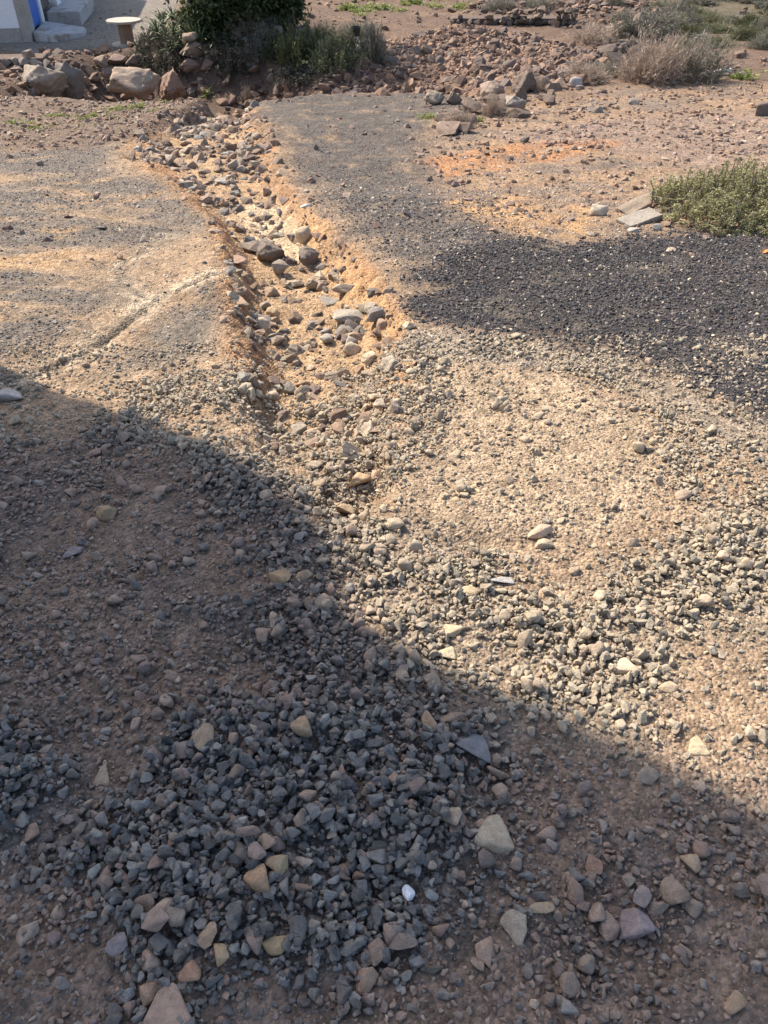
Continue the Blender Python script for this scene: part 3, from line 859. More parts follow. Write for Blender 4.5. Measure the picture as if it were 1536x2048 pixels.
for a in LAND: landmark(*a[:8], a[8], a[9], 'stone')
for a in GROCKS: landmark(*a[:4], {'ang': 'jag', 'jag': 'big'}.get(a[4], a[4]), *a[5:8], 'gully_rock', a[8], 'rock')
for a in FAR: landmark(*a, 'slab' if 'slab' in a[8] else 'boulder')
def slab_between(p0, p1, width, thick, tilt, colr, label, seed):
    """flat broken slab whose long axis runs between two points of the photograph"""
    a = np.array(at(*p0)); b = np.array(at(*p1))
    r = np.random.default_rng(seed)
    L = np.linalg.norm(b - a)
    D = np.array([(x, y, z) for x in (-1, 1) for y in (-1, 1) for z in (-1, 1)], float) + r.normal(0, 1, (8, 3)) * np.array([.12, .14, .02])
    D = np.concatenate([D, [[.2, 1.15, .97], [-.4, -1.12, .95], [.6, -1.05, -.9]]])
    bm = bmesh.new()
    for d in D: bm.verts.new(d * np.array([L / 2, width / 2, thick / 2]))
    bmesh.ops.convex_hull(bm, input=bm.verts)
    for v in [v for v in bm.verts if not v.link_faces]: bm.verts.remove(v)
    bmesh.ops.dissolve_limit(bm, angle_limit=R(6), verts=bm.verts, edges=bm.edges)
    bmesh.ops.bevel(bm, geom=bm.edges[:], offset=thick * .12, segments=2, affect='EDGES')
    bmesh.ops.triangulate(bm, faces=bm.faces)
    bmesh.ops.subdivide_edges(bm, edges=bm.edges[:], cuts=2, use_grid_fill=True)
    for v in bm.verts: v.co += Vector(r.normal(0, thick * .02, 3))
    me = bm_mesh('concrete_slab', bm); me.materials.append(M_stone)
    c = (a + b) / 2
    o = mobj('concrete_slab', me, None, None, (c[0], c[1], c[2] + thick * .25), (tilt, random.uniform(-.05, .05), math.atan2(b[1] - a[1], b[0] - a[0])))
    o.color = (*colr, 1); tag(o, label, 'slab'); reserved.append((c[0], c[1], width, o, thick)); return o
slab_between((1250, 424), (1358, 386), .13, .10, .25, (.33, .255, .185), 'long pale slab lying tilted beside the green bush', 31)
slab_between((1244, 448), (1308, 437), .13, .05, .18, (.36, .31, .25), 'flat pale grey slab lying in front of the long slab', 32)
RES = np.array([r[:3] for r in reserved])

# --- loose stones ------------------------------------------------------------------------------
def dens(X, Y, spec, seed):
    d = np.zeros(X.shape)
    for k, v in spec.items():
        if k == '*': d = np.maximum(d, v)
        else: d = np.maximum(d, v * zm(k, X, Y, .10, .22 if Y.max() < 4 else .15, 3.0, seed))
    return d

def in_view(X, Y, margin=260):
    u, v, dd = project(X, Y, base_z(Y))
    return (u > -margin) & (u < 1536 + margin) & (v > -200) & (v < 2048 + margin)

def sample(n, y0, y1, xw, ypow=1.0):
    """random ground points in the wedge of ground that the photograph can see; ypow > 1 puts more of them near"""
    Y = y0 + (y1 - y0) * rng.random(n) ** ypow
    X = (rng.random(n) * 2 - 1) * (xw[0] + xw[1] * Y)
    return X, Y

def uniform_area(density, y0, y1, x0, x1):
    n = int(density * (y1 - y0) * (x1 - x0))
    X = x0 + (x1 - x0) * rng.random(n); Y = y0 + (y1 - y0) * rng.random(n)
    m = in_view(X, Y)
    return X[m], Y[m]

cand = []   # (x, y, r, kind, palette id, order)
def add_near(density, spec, seed, rlo, rhi, kind, pal, skew=1.6):
    X, Y = uniform_area(density, .35, 3.7, -2.6, 2.6)
    p = dens(X, Y, spec, seed) * (.25 + 1.2 * sstep(-.35, .35, fbm(X, Y, 3.2, 455, 4, .6)))
    heap = np.maximum(zm('pile', X, Y), zm('pile2', X, Y))
    p = np.maximum(p, heap * dens(X, Y, {k: v for k, v in spec.items() if 'pile' in k}, seed))
    m = rng.random(len(X)) < p
    X, Y = X[m], Y[m]
    r = rlo + (rhi - rlo) * rng.random(len(X)) ** skew
    for x, y, q in zip(X, Y, r): cand.append((x, y, q, kind, pal))
NEARZ = {'*': .028, 'pile': 1.0, 'pile2': .95, 'band': .75, 'link': .7, 'litgrey': .36, 'leftpatch': .3, 'gullygravel': .2, 'rightgrey': .16, 'paleband': .12, 'tan': .012}
add_near(3900, NEARZ, 401, .0066, .0150, 'ang', 'g', 1.5)
add_near(5200, {**NEARZ, '*': .12, 'pile': .8, 'litgrey': .8, 'gullygravel': .75, 'leftpatch': .8, 'rightgrey': .6, 'paleband': .5, 'band': .6, 'tan': .05}, 402, .0036, .0085, 'ang', 'g')
BRZ = {'*': .12, 'brown': .36, 'pile': .55, 'band': .75, 'litgrey': .6, 'gullygravel': .7, 'tan': .06, 'leftpatch': .2}
add_near(420, BRZ, 403, .0105, .024, 'rnd', 'b', 2.2)
add_near(4200, {**BRZ, '*': .2, 'brown': .42, 'pile': .2, 'pile2': .2, 'tan': .1}, 404, .004, .0098, 'rnd', 'b', 1.5)
random.shuffle(cand)
# bigger stones tend to end up on top
cand.sort(key=lambda c: c[2] + random.uniform(-.012, .012))

cell = .006
hx0, hy0 = -2.7, .25
hw, hh = int(5.4 / cell), int(3.6 / cell)
HX, HY = np.meshgrid(hx0 + cell * np.arange(hw), hy0 + cell * np.arange(hh))
HM = hgt(HX, HY)
HB = HM.copy()
placed = []
for (x, y, r, kind, pal) in cand:
    if len(RES):
        dd = (RES[:, 0] - x) ** 2 + (RES[:, 1] - y) ** 2
        if (dd < (RES[:, 2] * .70) ** 2).any(): continue
    fl = random.uniform(.5, .95)
    a, b, c = r * random.uniform(.85, 1.45), r * random.uniform(.75, 1.1), r * fl
    i, j, k = int((x - hx0) / cell), int((y - hy0) / cell), max(1, int(r / cell))
    i0, i1, j0, j1 = i - k, i + k + 1, j - k, j + k + 1
    if i0 < 0 or j0 < 0 or i1 >= hw or j1 >= hh: continue
    pt = HM[j0:j1, i0:i1]
    b0 = HB[j, i]
    z0 = .55 * pt.mean() + .45 * pt.max()
    if z0 - b0 > .05: continue
    zc = z0 + c * (.42 if kind == 'ang' else .22)
    if k == 1: np.maximum(pt, zc + c * .3, out=pt)
    else:
        g = (np.arange(-k, k + 1) * cell / r) ** 2
        dome = 1 - g[:, None] - g[None, :]
        np.maximum(pt, np.where(dome > 0, zc + c * .85 * np.sqrt(np.maximum(dome, 0)), -9), out=pt)
    placed.append((x, y, zc, a, b, c, kind, pal))

for x, y, r, o, c in reserved:       # the landmark stones lie on top of the heap
    if y < 3.8:
        m = np.hypot(HX - x, HY - y) < r * .9
        o.location.z = max(float(np.percentile(HM[m], 70)) + c * .42, float(hgt(x, y)) + c * .5)
# which ones show largest: objects of their own
PA = np.array([p[:6] for p in placed])
u, v, d = project(PA[:, 0], PA[:, 1], PA[:, 2])
size = F * np.sqrt(PA[:, 3] * PA[:, 4]) / d
size[(u < 5) | (u > 1530) | (v < 5) | (v > 2044)] = 0
kinds = np.array([p[6] for p in placed])
chosen = set()
for kd, cnt in (('ang', 270), ('rnd', 210)):
    s = np.where(kinds == kd, size, 0)
    chosen |= set(np.argsort(-s)[:cnt].tolist())

PALS = {'g': GREYS, 'b': BROWNS}
zoneshade = lambda x, y: float(zm('brown', np.array([x]), np.array([y]))[0]) > .5
def stone_label(kd, x, y):
    A = np.array([x]); B = np.array([y])
    inz = lambda k: float(sdf(Z[k], A, B)[0]) > 0
    if kd == 'ang':
        if inz('hollow'): return 'grey crushed stone in the dark hollow of the gravel heap', 'grey stones in the hollow of the heap'
        if inz('pile'): return 'grey crushed stone lying on the shaded gravel heap', 'grey stones on the gravel heap'
        if inz('pile2'): return 'grey crushed stone in the small gravel patch at the track edge', 'grey stones in the small gravel patch'
        if inz('brown'): return 'grey crushed stone strewn on shaded brown earth', 'grey stones strewn on brown earth'
        return 'grey crushed stone lying in the sunlit gravel', 'grey stones in the sunlit gravel'
    if inz('pile') or inz('pile2'): return 'small brown rounded stone among grey gravel of the shaded heap', 'brown stones on the gravel heap'
    if inz('brown'): return 'small brown rounded stone strewn on shaded brown earth', 'brown stones strewn on brown earth'
    return 'small tan rounded stone lying in the sunlit gravel', 'tan stones in the sunlit gravel'

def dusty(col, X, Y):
    """tan dust outside the fresh heap, painted paler for sun and darker for shade"""
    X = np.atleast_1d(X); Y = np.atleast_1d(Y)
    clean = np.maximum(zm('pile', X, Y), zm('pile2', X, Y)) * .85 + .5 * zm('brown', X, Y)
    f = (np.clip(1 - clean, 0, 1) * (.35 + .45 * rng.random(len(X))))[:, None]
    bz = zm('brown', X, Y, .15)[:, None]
    return col * (1 - f) + (np.array([.47, .385, .265]) * (1 - bz) + np.array([.27, .195, .145]) * bz) * f  # sunlit and shaded dust colours, split along the cast shade outline
CUT = re.compile(r' (on|lying|leaning|at|resting|half|with|in|beside|bedded|next|propped|standing|just|perched|among|below|between|amid|touching|jutting|tilted|tipped|heaped|alone|casting|by|across|just|behind) ')
LMS = [(r[0], r[1], r[2], CUT.split(r[3]['label'])[0]) for r in reserved if r[1] < 3.6]
def described(base, a, b, c, col, x, y, r, lo, hi):
    """how this stone looks: size, tone, shape and what lies next to it"""
    w_ = 'big ' if r > hi else ('small ' if r < lo else '')
    L_ = sum(col) / 3
    tone = 'dark ' if L_ < .15 else ('pale ' if L_ > .27 else '')
    form = 'long ' if a > 1.45 * b else ('flat ' if c < .6 * b else '')
    near = [(math.hypot(x - q[0], y - q[1]) - q[2], q[3]) for q in LMS]
    d, nm = min(near)
    base = base.replace('small ', '')
    t = w_ + tone + form + base
    if d < .07: t = ' '.join((t.split(' lying')[0].split(' in ')[0].split(' strewn')[0].split(' among')[0] + ' beside the ' + nm).split()[:16])
    return t
rest = {'ang': [], 'rnd': []}
for i, p in enumerate(placed):
    if i in chosen:
        x, y, z, a, b, c, kd, pal = p
        ms = INDIV[kd]
        lab, grp = stone_label(kd, x, y)
        o = mobj('crushed_stone' if kd == 'ang' else 'round_stone', ms[random.randrange(len(ms))], None, None, (x, y, z),
                 (random.gauss(0, .5), random.gauss(0, .5), random.uniform(0, 6.28)), (a, b, c))
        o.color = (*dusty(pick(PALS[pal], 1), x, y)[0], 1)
        lab = described(lab, a, b, c, o.color[:3], x, y, math.sqrt(a * b), .0150 if kd == 'ang' else .0165, .0172 if kd == 'ang' else .0195)
        if ' beside the ' in lab: grp = 'stones ' + lab[lab.index('beside the '):]
        tag(o, lab, 'gravel stone' if kd == 'ang' else 'stone', grp)
    else: rest[p[6]].append(p)
for kd, nm, lab, cat, pal in (('ang', 'gravel', 'grey crushed gravel heaped and strewn over the track', 'gravel', GREYS),
                              ('rnd', 'pebbles', 'brown and tan pebbles strewn through the gravel and earth', 'pebbles', BROWNS)):
    A = np.array([p[:6] for p in rest[kd]]); n = len(A)
    rot = np.stack([rng.normal(0, .55, n), rng.normal(0, .55, n), rng.random(n) * 6.28], 1)
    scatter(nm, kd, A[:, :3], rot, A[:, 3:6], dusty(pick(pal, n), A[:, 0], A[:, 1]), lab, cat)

def hm_at(x, y):
    i = np.clip(((x - hx0) / cell).astype(int), 0, hw - 1); j = np.clip(((y - hy0) / cell).astype(int), 0, hh - 1)
    inside = (x > hx0) & (x < hx0 + cell * (hw - 1)) & (y > hy0) & (y < hy0 + cell * (hh - 1))
    return np.where(inside, HB[j, i], hgt(x, y))

def lay(name, kind, X, Y, r, col, label, cat, sink=.2, flat=(.45, .95)):
    n = len(X)
    z = hgt(X, Y)
    a = r * rng.uniform(.85, 1.4, n); b = r * rng.uniform(.75, 1.1, n); c = r * rng.uniform(*flat, n)
    rot = np.stack([rng.normal(0, .3, n), rng.normal(0, .3, n), rng.random(n) * 6.28], 1)
    return scatter(name, kind, np.stack([X, Y, z + c * sink], 1), rot, np.stack([a, b, c], 1), col, label, cat)

# grit in the foreground earth
X, Y = uniform_area(9000, .35, 3.0, -2.2, 2.2)
m = rng.random(len(X)) < dens(X, Y, {'*': .5, 'brown': .62, 'tan': .5, 'pile': .2, 'litgrey': .7}, 411) * (1.1 - .25 * Y)
X, Y = X[m], Y[m]
mixc = np.where(rng.random((len(X), 1)) < .75, pick(BROWNS, len(X)), pick(GREYS, len(X)))
lay('grit', 'sml', X, Y, .0018 + .0036 * rng.random(len(X)) ** 2, mixc, 'fine brown grit covering the bare earth of the track', 'grit')

# sunlit pebbles of the middle distance
X, Y = uniform_area(1500, 3.3, 7.5, -4.5, 4.5)
n3 = fbm(X, Y, 2.2, 421, 4, .6)
m = rng.random(len(X)) < dens(X, Y, {'*': .12, 'paleband': 1, 'gullygravel': 1, 'leftpatch': 1, 'rightgrey': .9, 'tan': .12, 'road': .25, 'right': .3}, 422) * sstep(-.5, .3, n3)
X, Y = X[m], Y[m]
c = np.where(rng.random((len(X), 1)) < .65, pick(PALE * 1.05, len(X)), pick(GREYS * 1.3, len(X)))
lay('pebbles', 'ang', X, Y, .0035 + .0085 * rng.random(len(X)) ** 2.4, c, 'pale and grey pebbles strewn over the sunlit slope', 'pebbles')

# black lapilli
X, Y = uniform_area(7500, 2.5, 6.6, -.6, 4.6)
m = rng.random(len(X)) < np.clip(np.maximum(zm('black', X, Y, .14, .34, 2.8, 112) * (.35 + .65 * sstep(-.45, .1, fbm(X, Y, 2.4, 472, 4, .6))), .012 + .10 * zm('road', X, Y)) , 0, 1)
X, Y = X[m], Y[m]
c = np.where(rng.random((len(X), 1)) < .965, pick(BLACKS, len(X)), pick(PALE, len(X)))
lay('black_gravel', 'sml', X, Y, .0035 + .0085 * rng.random(len(X)) ** 2.6, c, 'black volcanic gravel spread beside the gully', 'gravel')

# dark lapilli film on the left ground and road
X, Y = uniform_area(1500, 3.2, 9.5, -5.5, 3.5)
n3 = fbm(X * .45, Y * 1.5, 1.6, 221, 5, .65); n2 = fbm(X, Y, 2.7, 211, 5, .65)
m = rng.random(len(X)) < dens(X, Y, {'leftgrey': 1, 'road': .9, 'shoulder': 1, '*': .12}, 432) * sstep(-.35, .25, n3 + .4 * n2) * (1.3 - .1 * Y)
X, Y = X[m], Y[m]
c = np.where(rng.random((len(X), 1)) < .7, pick(BLACKS * 2.2, len(X)), pick(LAVA * 1.2, len(X)))
lay('lapilli', 'sml', X, Y, .004 + .005 * rng.random(len(X)) ** 2, c, 'dark volcanic lapilli scattered thinly over ochre earth', 'gravel')

# stones of the gully floor
X, Y = uniform_area(1300, 2.6, 12.2, -4.5, 2.0)
dq, side, (wl, wr, dp) = linedist(gP, X, Y, [gL, gR_, gD])
q = dq / np.where(side > 0, wr, wl)
m = (q < 1.2) & (rng.random(len(X)) < (1 - sstep(.55, 1.2, q)) * (.12 + .88 * sstep(-.1, .3, fbm(X, Y, 1.6, 441, 3)) ) * (.34 + .22 * sstep(5.5, 9, Y) + .5 * (Y < 5.2)))
X, Y = X[m], Y[m]
c = np.where(rng.random((len(X), 1)) < .22, pick(PALE * .72, len(X)), pick(LAVA * np.array([1.08, 1.2, 1.22]), len(X)))
r = .005 + .046 * rng.random(len(X)) ** 3.8
far_ = sstep(5, 9, Y)
lay('gully_stones', 'jag', X, Y, r * (1 + .5 * far_), c, 'loose stones washed along the gully floor', 'stones')

# scattered small stones of the right hand slope and far left earth
X, Y = uniform_area(330, 5.0, 24, -9, 12)
m = rng.random(len(X)) < dens(X, Y, {'right': .5, 'pinkgravel': .9, 'road': .035, 'farleft': 1.0, 'leftgrey': .03, 'scree': 1, 'court': .04, '*': .09}, 451) * (.4 + .8 * sstep(-.3, .3, fbm(X, Y, .9, 452, 3)))
X, Y = X[m], Y[m]
c = np.where(rng.random((len(X), 1)) < .6, pick(LAVA, len(X)), pick(BROWNS, len(X)))
lay('small_stones', 'jag', X, Y, .007 + .030 * rng.random(len(X)) ** 4, c, 'small brown stones strewn over the ochre slope', 'stones')

# rubble field
X, Y = uniform_area(42, 12.5, 55, -6, 26)
m = rng.random(len(X)) < dens(X, Y, {'rubble': 1.0, 'rubble2': 1.0, 'scree': .5, '*': .06}, 461) * (.45 + .7 * sstep(-.3, .2, fbm(X, Y, .7, 462, 3)))
m &= ~((Y < 16) & (X < -1.2))
X, Y = X[m], Y[m]
r = .03 + .085 * rng.random(len(X)) ** 2.4
u, v, d = project(X, Y, hgt(X, Y))
sz = np.where((u > 5) & (u < 1530) & (v > 5), F * r / d, 0)
big = set(np.argsort(-sz)[:190].tolist())
A0, B0 = Z['rubble'], Z['rubble2']
keep = []
for i in range(len(X)):
    if i not in big: keep.append(i); continue
    x, y, q = float(X[i]), float(Y[i]), float(r[i])
    c = q * random.uniform(.6, 1.1)
    o = mobj('lava_rock', I_JAG[random.randrange(len(I_JAG))], None, None, (x, y, float(hgt(x, y)) + c * .35),
             (random.gauss(0, .35), random.gauss(0, .35), random.uniform(0, 6.28)), (q * random.uniform(.9, 1.4), q * random.uniform(.8, 1.1), c))
    o.color = (*pick(LAVA * .85, 1)[0], 1)
    XA, YA = np.array([x]), np.array([y])
    if sdf(A0, XA, YA)[0] > 0: lab = 'brown lava rock in the rubble field beyond the track'
    elif sdf(B0, XA, YA)[0] > 0: lab = 'dark lava rock on the stony rise behind the rubble field'
    elif sdf(Z['scree'], XA, YA)[0] > 0: lab = 'brown lava rock in the stone heap below the dark boulder'
    else: lab = 'brown lava rock scattered on open ground beyond the track'
    grp = lab
    sc_ = o.scale; L_ = sum(o.color[:3]) / 3
    lab = ('big ' if q > .1 else 'small ' if q < .085 else '') + ('tall ' if sc_.z > .95 * sc_.x else 'long ' if sc_.x > 1.45 * sc_.y else '') + (lab.replace('brown', 'blackish brown') if L_ < .105 else lab.replace('brown', 'light brown') if L_ > .17 else lab)
    tag(o, lab, 'rock', grp.replace('brown lava rock', 'rocks').replace('dark lava rock', 'rocks'))
K = np.array(keep)
lay('rubble', 'jag', X[K], Y[K], r[K], pick(LAVA * .82, len(K)), 'brown volcanic rubble covering the field beyond the track', 'rubble', .35)
X, Y = uniform_area(130, 12.8, 34, -2.0, 10)
m = rng.random(len(X)) < dens(X, Y, {'rubble': 1.0, 'scree': .6}, 463)
X, Y = X[m], Y[m]
lay('rubble', 'jag', X, Y, .02 + .04 * rng.random(len(X)) ** 2, pick(LAVA, len(X)), 'small broken lava stones filling gaps in the rubble field', 'rubble', .35)

X, Y = uniform_area(46, 13.0, 18.8, -7, .4)
m = rng.random(len(X)) < (.35 + .65 * sstep(-.2, .2, fbm(X, Y, .9, 471, 3))) * (1 - .8 * zm('court', X, Y))
X, Y = X[m], Y[m]
lay('rubble', 'jag', X, Y, .03 + .09 * rng.random(len(X)) ** 2.6, pick(LAVA * .8, len(X)), 'dark broken stones lying on the floor and sides of the ditch', 'rubble', .35)

# ------------------------------------------------------------------ unseen wall added to throw the foreground shade, shaped from the shade outline
SHADOW = [(-60, 778), (60, 778), (130, 790), (200, 830), (300, 850), (420, 885), (520, 960), (640, 1052), (678, 1130), (688, 1215), (715, 1312), (825, 1392), (1000, 1420), (1200, 1520), (1350, 1562), (1536, 1655), (1800, 1790)]
KX, KY = -4.3, 5.2
mv = Vector((SUN_H.y, -SUN_H.x, 0))       # along the wall
prof = []
for px, py in SHADOW:
    x, y, z = at(px, py)
    t = (KX - x) * SUN_H.x + (KY - y) * SUN_H.y
    s = (x + t * SUN_H.x - KX) * mv.x + (y + t * SUN_H.y - KY) * mv.y
    prof.append((s, z + t * math.tan(R(SUN_EL))))
SGN = 1.0 if prof[0][0] < 0 else 1.0
pts = prof[:]
top = pts[-1][1] + .6
s_in = -7.0
base = float(hgt(KX, KY)) - .6
poly = [(s_in, base), (pts[0][0] - .0, base)] + pts + [(pts[-1][0] + .1, top), (s_in, top)]
bm = bmesh.new()
vv = []
for off in (0, 0.45):
    vv.append([bm.verts.new((KX + mv.x * s * 1 + SUN_H.x * off, KY + mv.y * s + SUN_H.y * off, z)) for s, z in poly])
bm.faces.new(vv[0]); bm.faces.new(vv[1][::-1])
nv = len(poly)
for i in range(nv):
    j = (i + 1) % nv
    bm.faces.new((vv[0][j], vv[0][i], vv[1][i], vv[1][j]))
bmesh.ops.recalc_face_normals(bm, faces=bm.faces)
bmesh.ops.triangulate(bm, faces=bm.faces)
o = mobj('ruined_wall', bm_mesh('ruined_wall', bm), plain_material('ruin_stone', (.36, .30, .24), .9, .3, 6, .8, .03))
tag(o, 'tall broken end wall of a ruin shading the gravel', 'wall')
print('shadow profile', [(round(a, 2), round(b, 2)) for a, b in prof])

# ------------------------------------------------------------------ plants
def leaf_quads(P, D, ln, wd, up=None):
    n = len(P)
    D = D / np.linalg.norm(D, axis=1)[:, None]
    S = np.cross(D, rng.normal(size=(n, 3))); S /= np.linalg.norm(S, axis=1)[:, None]
    ln = np.broadcast_to(ln, (n,))[:, None]; wd = np.broadcast_to(wd, (n,))[:, None]
    V = np.stack([P, P + D * ln * .45 + S * wd, P + D * ln, P + D * ln * .45 - S * wd], 1).reshape(-1, 3)
    return V, np.arange(4 * n).reshape(n, 4)

def bush_mesh(name, seed, stems=120, leaves=40, ln=.06, wd=.012, upright=.5, spread=.5, start=.35):
    """unit bush: stems fan out of the base to an uneven dome; leaves sit along each stem"""
    global rng
    keep = rng; rng = np.random.default_rng(seed)
    az = rng.random(stems) * 6.283; ro = np.sqrt(rng.random(stems))
    B = np.stack([np.cos(az) * ro * spread, np.sin(az) * ro * spread, np.zeros(stems)], 1)
    lump = .78 + .28 * np.sin(az * 3 + seed) * np.sin(az * 1.7 + 2) + .16 * rng.normal(size=stems)
    tip = np.stack([np.cos(az) * ro, np.sin(az) * ro, np.sqrt(np.maximum(1 - ro ** 2, .02)) * (1 - .12 * ro)], 1) * lump[:, None]
    tip[:, :2] = B[:, :2] * upright + tip[:, :2] * (1 - upright) if upright > .6 else tip[:, :2]
    mid = (B + tip) / 2 + rng.normal(0, .06, (stems, 3)); mid[:, 2] += .08
    Ps, Ds, Sh = [], [], []
    for t in np.linspace(start, 1, leaves):
        t = np.clip(t + rng.normal(0, .02, stems), 0, 1)[:, None]
        p = B * (1 - t) ** 2 + 2 * mid * t * (1 - t) + tip * t ** 2
        dd = 2 * (1 - t) * (mid - B) + 2 * t * (tip - mid)
        dd = dd / np.linalg.norm(dd, axis=1)[:, None] + rng.normal(0, .75 * (1 - .5 * upright), (stems, 3))
        Ps.append(p + rng.normal(0, .012, p.shape)); Ds.append(dd)
        Sh.append(np.clip(.35 + .3 * rng.normal(size=stems) + .25 * np.sin(az * 5), 0, 1))
    P, D, S = np.concatenate(Ps), np.concatenate(Ds), np.concatenate(Sh)
    V, Q = leaf_quads(P, D, ln * rng.uniform(.6, 1.3, len(P)), wd * rng.uniform(.7, 1.3, len(P)))
    lm = mesh_np(name + '_foliage', V, Q, False)
    a = lm.attributes.new('shade', 'FLOAT', 'POINT'); a.data.foreach_set('value', np.repeat(S, 4).astype(np.float32))
    # stems: crossed ribbons with thickness (three sided)
    SV, SQ = [], []
    r0 = .010
    for k in range(3):
        ang = k * 2.094
        off = np.array([math.cos(ang), math.sin(ang), 0]) * r0
        SV.append(np.stack([B + off, mid + off * .7, tip + off * .25], 1))
    SV = np.stack(SV, 2).reshape(-1, 3)     # stem, level, corner
    bidx = np.arange(stems)[:, None] * 9
    for lv in range(2):
        for k in range(3):
            k2 = (k + 1) % 3
            SQ.append(np.concatenate([bidx + lv * 3 + k, bidx + lv * 3 + k2, bidx + lv * 3 + 3 + k2, bidx + lv * 3 + 3 + k], 1))
    sm = mesh_np(name + '_stems', SV, np.concatenate(SQ), False)
    rng = keep
    return lm, sm

M_stem = plain_material('twig', (.20, .15, .11), .9, .2, 20, .2)
M_drystem = plain_material('dry_twig', (.34, .255, .20), .9, .2, 20, .2)
LM = {
    'green': leaf_material('green_leaf', (.05, .062, .022), (.17, .175, .07)),
    'olive': leaf_material('olive_leaf', (.10, .115, .055), (.24, .245, .13)),
    'sage': leaf_material('sage_leaf', (.19, .19, .09), (.47, .435, .22)),
    'grey': leaf_material('grey_leaf', (.13, .125, .095), (.27, .255, .20)),
    'dry': leaf_material('dry_leaf', (.24, .18, .14), (.46, .37, .285)),
    'dark': leaf_material('dark_leaf', (.022, .035, .014), (.07, .09, .03)),
    'creeper': leaf_material('creeper_leaf', (.045, .047, .034), (.12, .115, .085)),
    'weed': leaf_material('weed_leaf', (.16, .20, .05), (.36, .38, .12)),
}
SHAPES = {}
def shapes(kind):
    if kind in SHAPES: return SHAPES[kind]
    spec = {
        'hero': dict(stems=520, leaves=54, ln=.042, wd=.0072, upright=.85, spread=.9, start=.18),
        'leafy': dict(stems=170, leaves=26, ln=.085, wd=.020, upright=.2, spread=.55, start=.3),
        'twiggy': dict(stems=260, leaves=16, ln=.17, wd=.0075, upright=.3, spread=.5, start=.3),
        'creeping': dict(stems=240, leaves=22, ln=.10, wd=.014, upright=.1, spread=.75, start=.3),
        'weedy': dict(stems=46, leaves=9, ln=.26, wd=.05, upright=.2, spread=.7, start=.1),
    }[kind]
    out = [bush_mesh('plant', 40 + 11 * i + len(kind), **spec) for i in range(1 if kind == 'hero' else 3)]
    SHAPES[kind] = out
    return out

cnt = 0
mesh_by_mat = {}
def plant(name, px, py, wpx, hpx, kind, leaf, label, cat, group=None, pos=None, dry=False):
    """px, py: foot of the plant in the photograph"""
    global cnt
    cnt += 1
    x, y, z = pos or at(px, py)
    d = depth_of(x, y, z)
    wm, hm = 1.25 * wpx / F * d / 2, 1.15 * hpx / F * d
    if kind == 'creeping': wm *= 1.3; hm *= .85
    sh = shapes(kind); i = cnt % len(sh)
    key = (kind, i, leaf, dry)
    if key not in mesh_by_mat:
        a, b = sh[i][0].copy(), sh[i][1].copy()
        a.materials.append(LM[leaf]); b.materials.append(M_drystem if dry else M_stem)
        mesh_by_mat[key] = (a, b)
    a, b = mesh_by_mat[key]
    e = empty(name, (x, y + wm * .6, z - .03), label, cat, group, random.uniform(0, 6.28))
    e.scale = (wm, wm * .85, hm * 1.05)
    mobj('foliage', a, None, e); mobj('stems', b, None, e)
    return e

plant('green_bush', 1530, 466, 350, 76, 'hero', 'sage', 'dense grey green bush of upright stems beside the black gravel', 'bush')
for px, py, w_, h_, k, lf, lab in [
    (600, 150, 130, 78, 'leafy', 'green', 'rounded green bush hanging over the ditch bank'),
    (668, 152, 110, 62, 'leafy', 'olive', 'olive green bush next to the rounded green bush'),
    (700, 128, 70, 44, 'leafy', 'green', 'small yellowish green bush below the bucket'),
    (640, 104, 110, 40, 'twiggy', 'olive', 'sparse olive bush behind the rounded green bush'),
    (748, 132, 66, 64, 'leafy', 'grey', 'grey green bush at the end of the ditch bank'),
    (715, 78, 90, 26, 'twiggy', 'grey', 'thin greyish brush behind the bucket'),
    (560, 70, 60, 36, 'twiggy', 'grey', 'greyish brush on top of the stone bank'),
    (330, 150, 120, 62, 'creeping', 'creeper', 'grey green creeper below the aloes over the bank'),
    (415, 142, 140, 76, 'creeping', 'creeper', 'broad grey green creeper cascading down the bank'),
    (468, 158, 90, 62, 'creeping', 'creeper', 'grey green creeper at the foot of the stone bank'),
    (285, 128, 70, 30, 'creeping', 'creeper', 'low creeper at the courtyard edge by the cable drum'),
    (300, 108, 80, 44, 'creeping', 'creeper', 'grey green creeper directly under the aloes'),
    (372, 122, 110, 56, 'creeping', 'creeper', 'thick creeper between the aloes and the stone bank'),
    (450, 104, 130, 50, 'creeping', 'creeper', 'grey creeper under the dark shrubs'),
    (520, 130, 100, 56, 'creeping', 'grey', 'dry grey creeper hanging on the stone bank'),
    (512, 92, 120, 50, 'twiggy', 'grey', 'tangle of dry grey leaves below the dark shrubs'),
    (560, 128, 80, 50, 'leafy', 'dark', 'dark green bush on the face of the stone bank'),
    (620, 172, 130, 40, 'creeping', 'creeper', 'low creeper in the ditch under the green bushes'),
    (412, 194, 60, 14, 'weedy', 'weed', 'low yellowish tuft on the lip of the ditch'),
]:
    plant('bush', px, py, w_, h_, k, lf, lab, 'bush', None)
plant('dry_plant', 492, 205, 32, 26, 'twiggy', 'dry', 'small orange brown dry plant where the gully meets the ditch', 'dry plant', None, None, True)
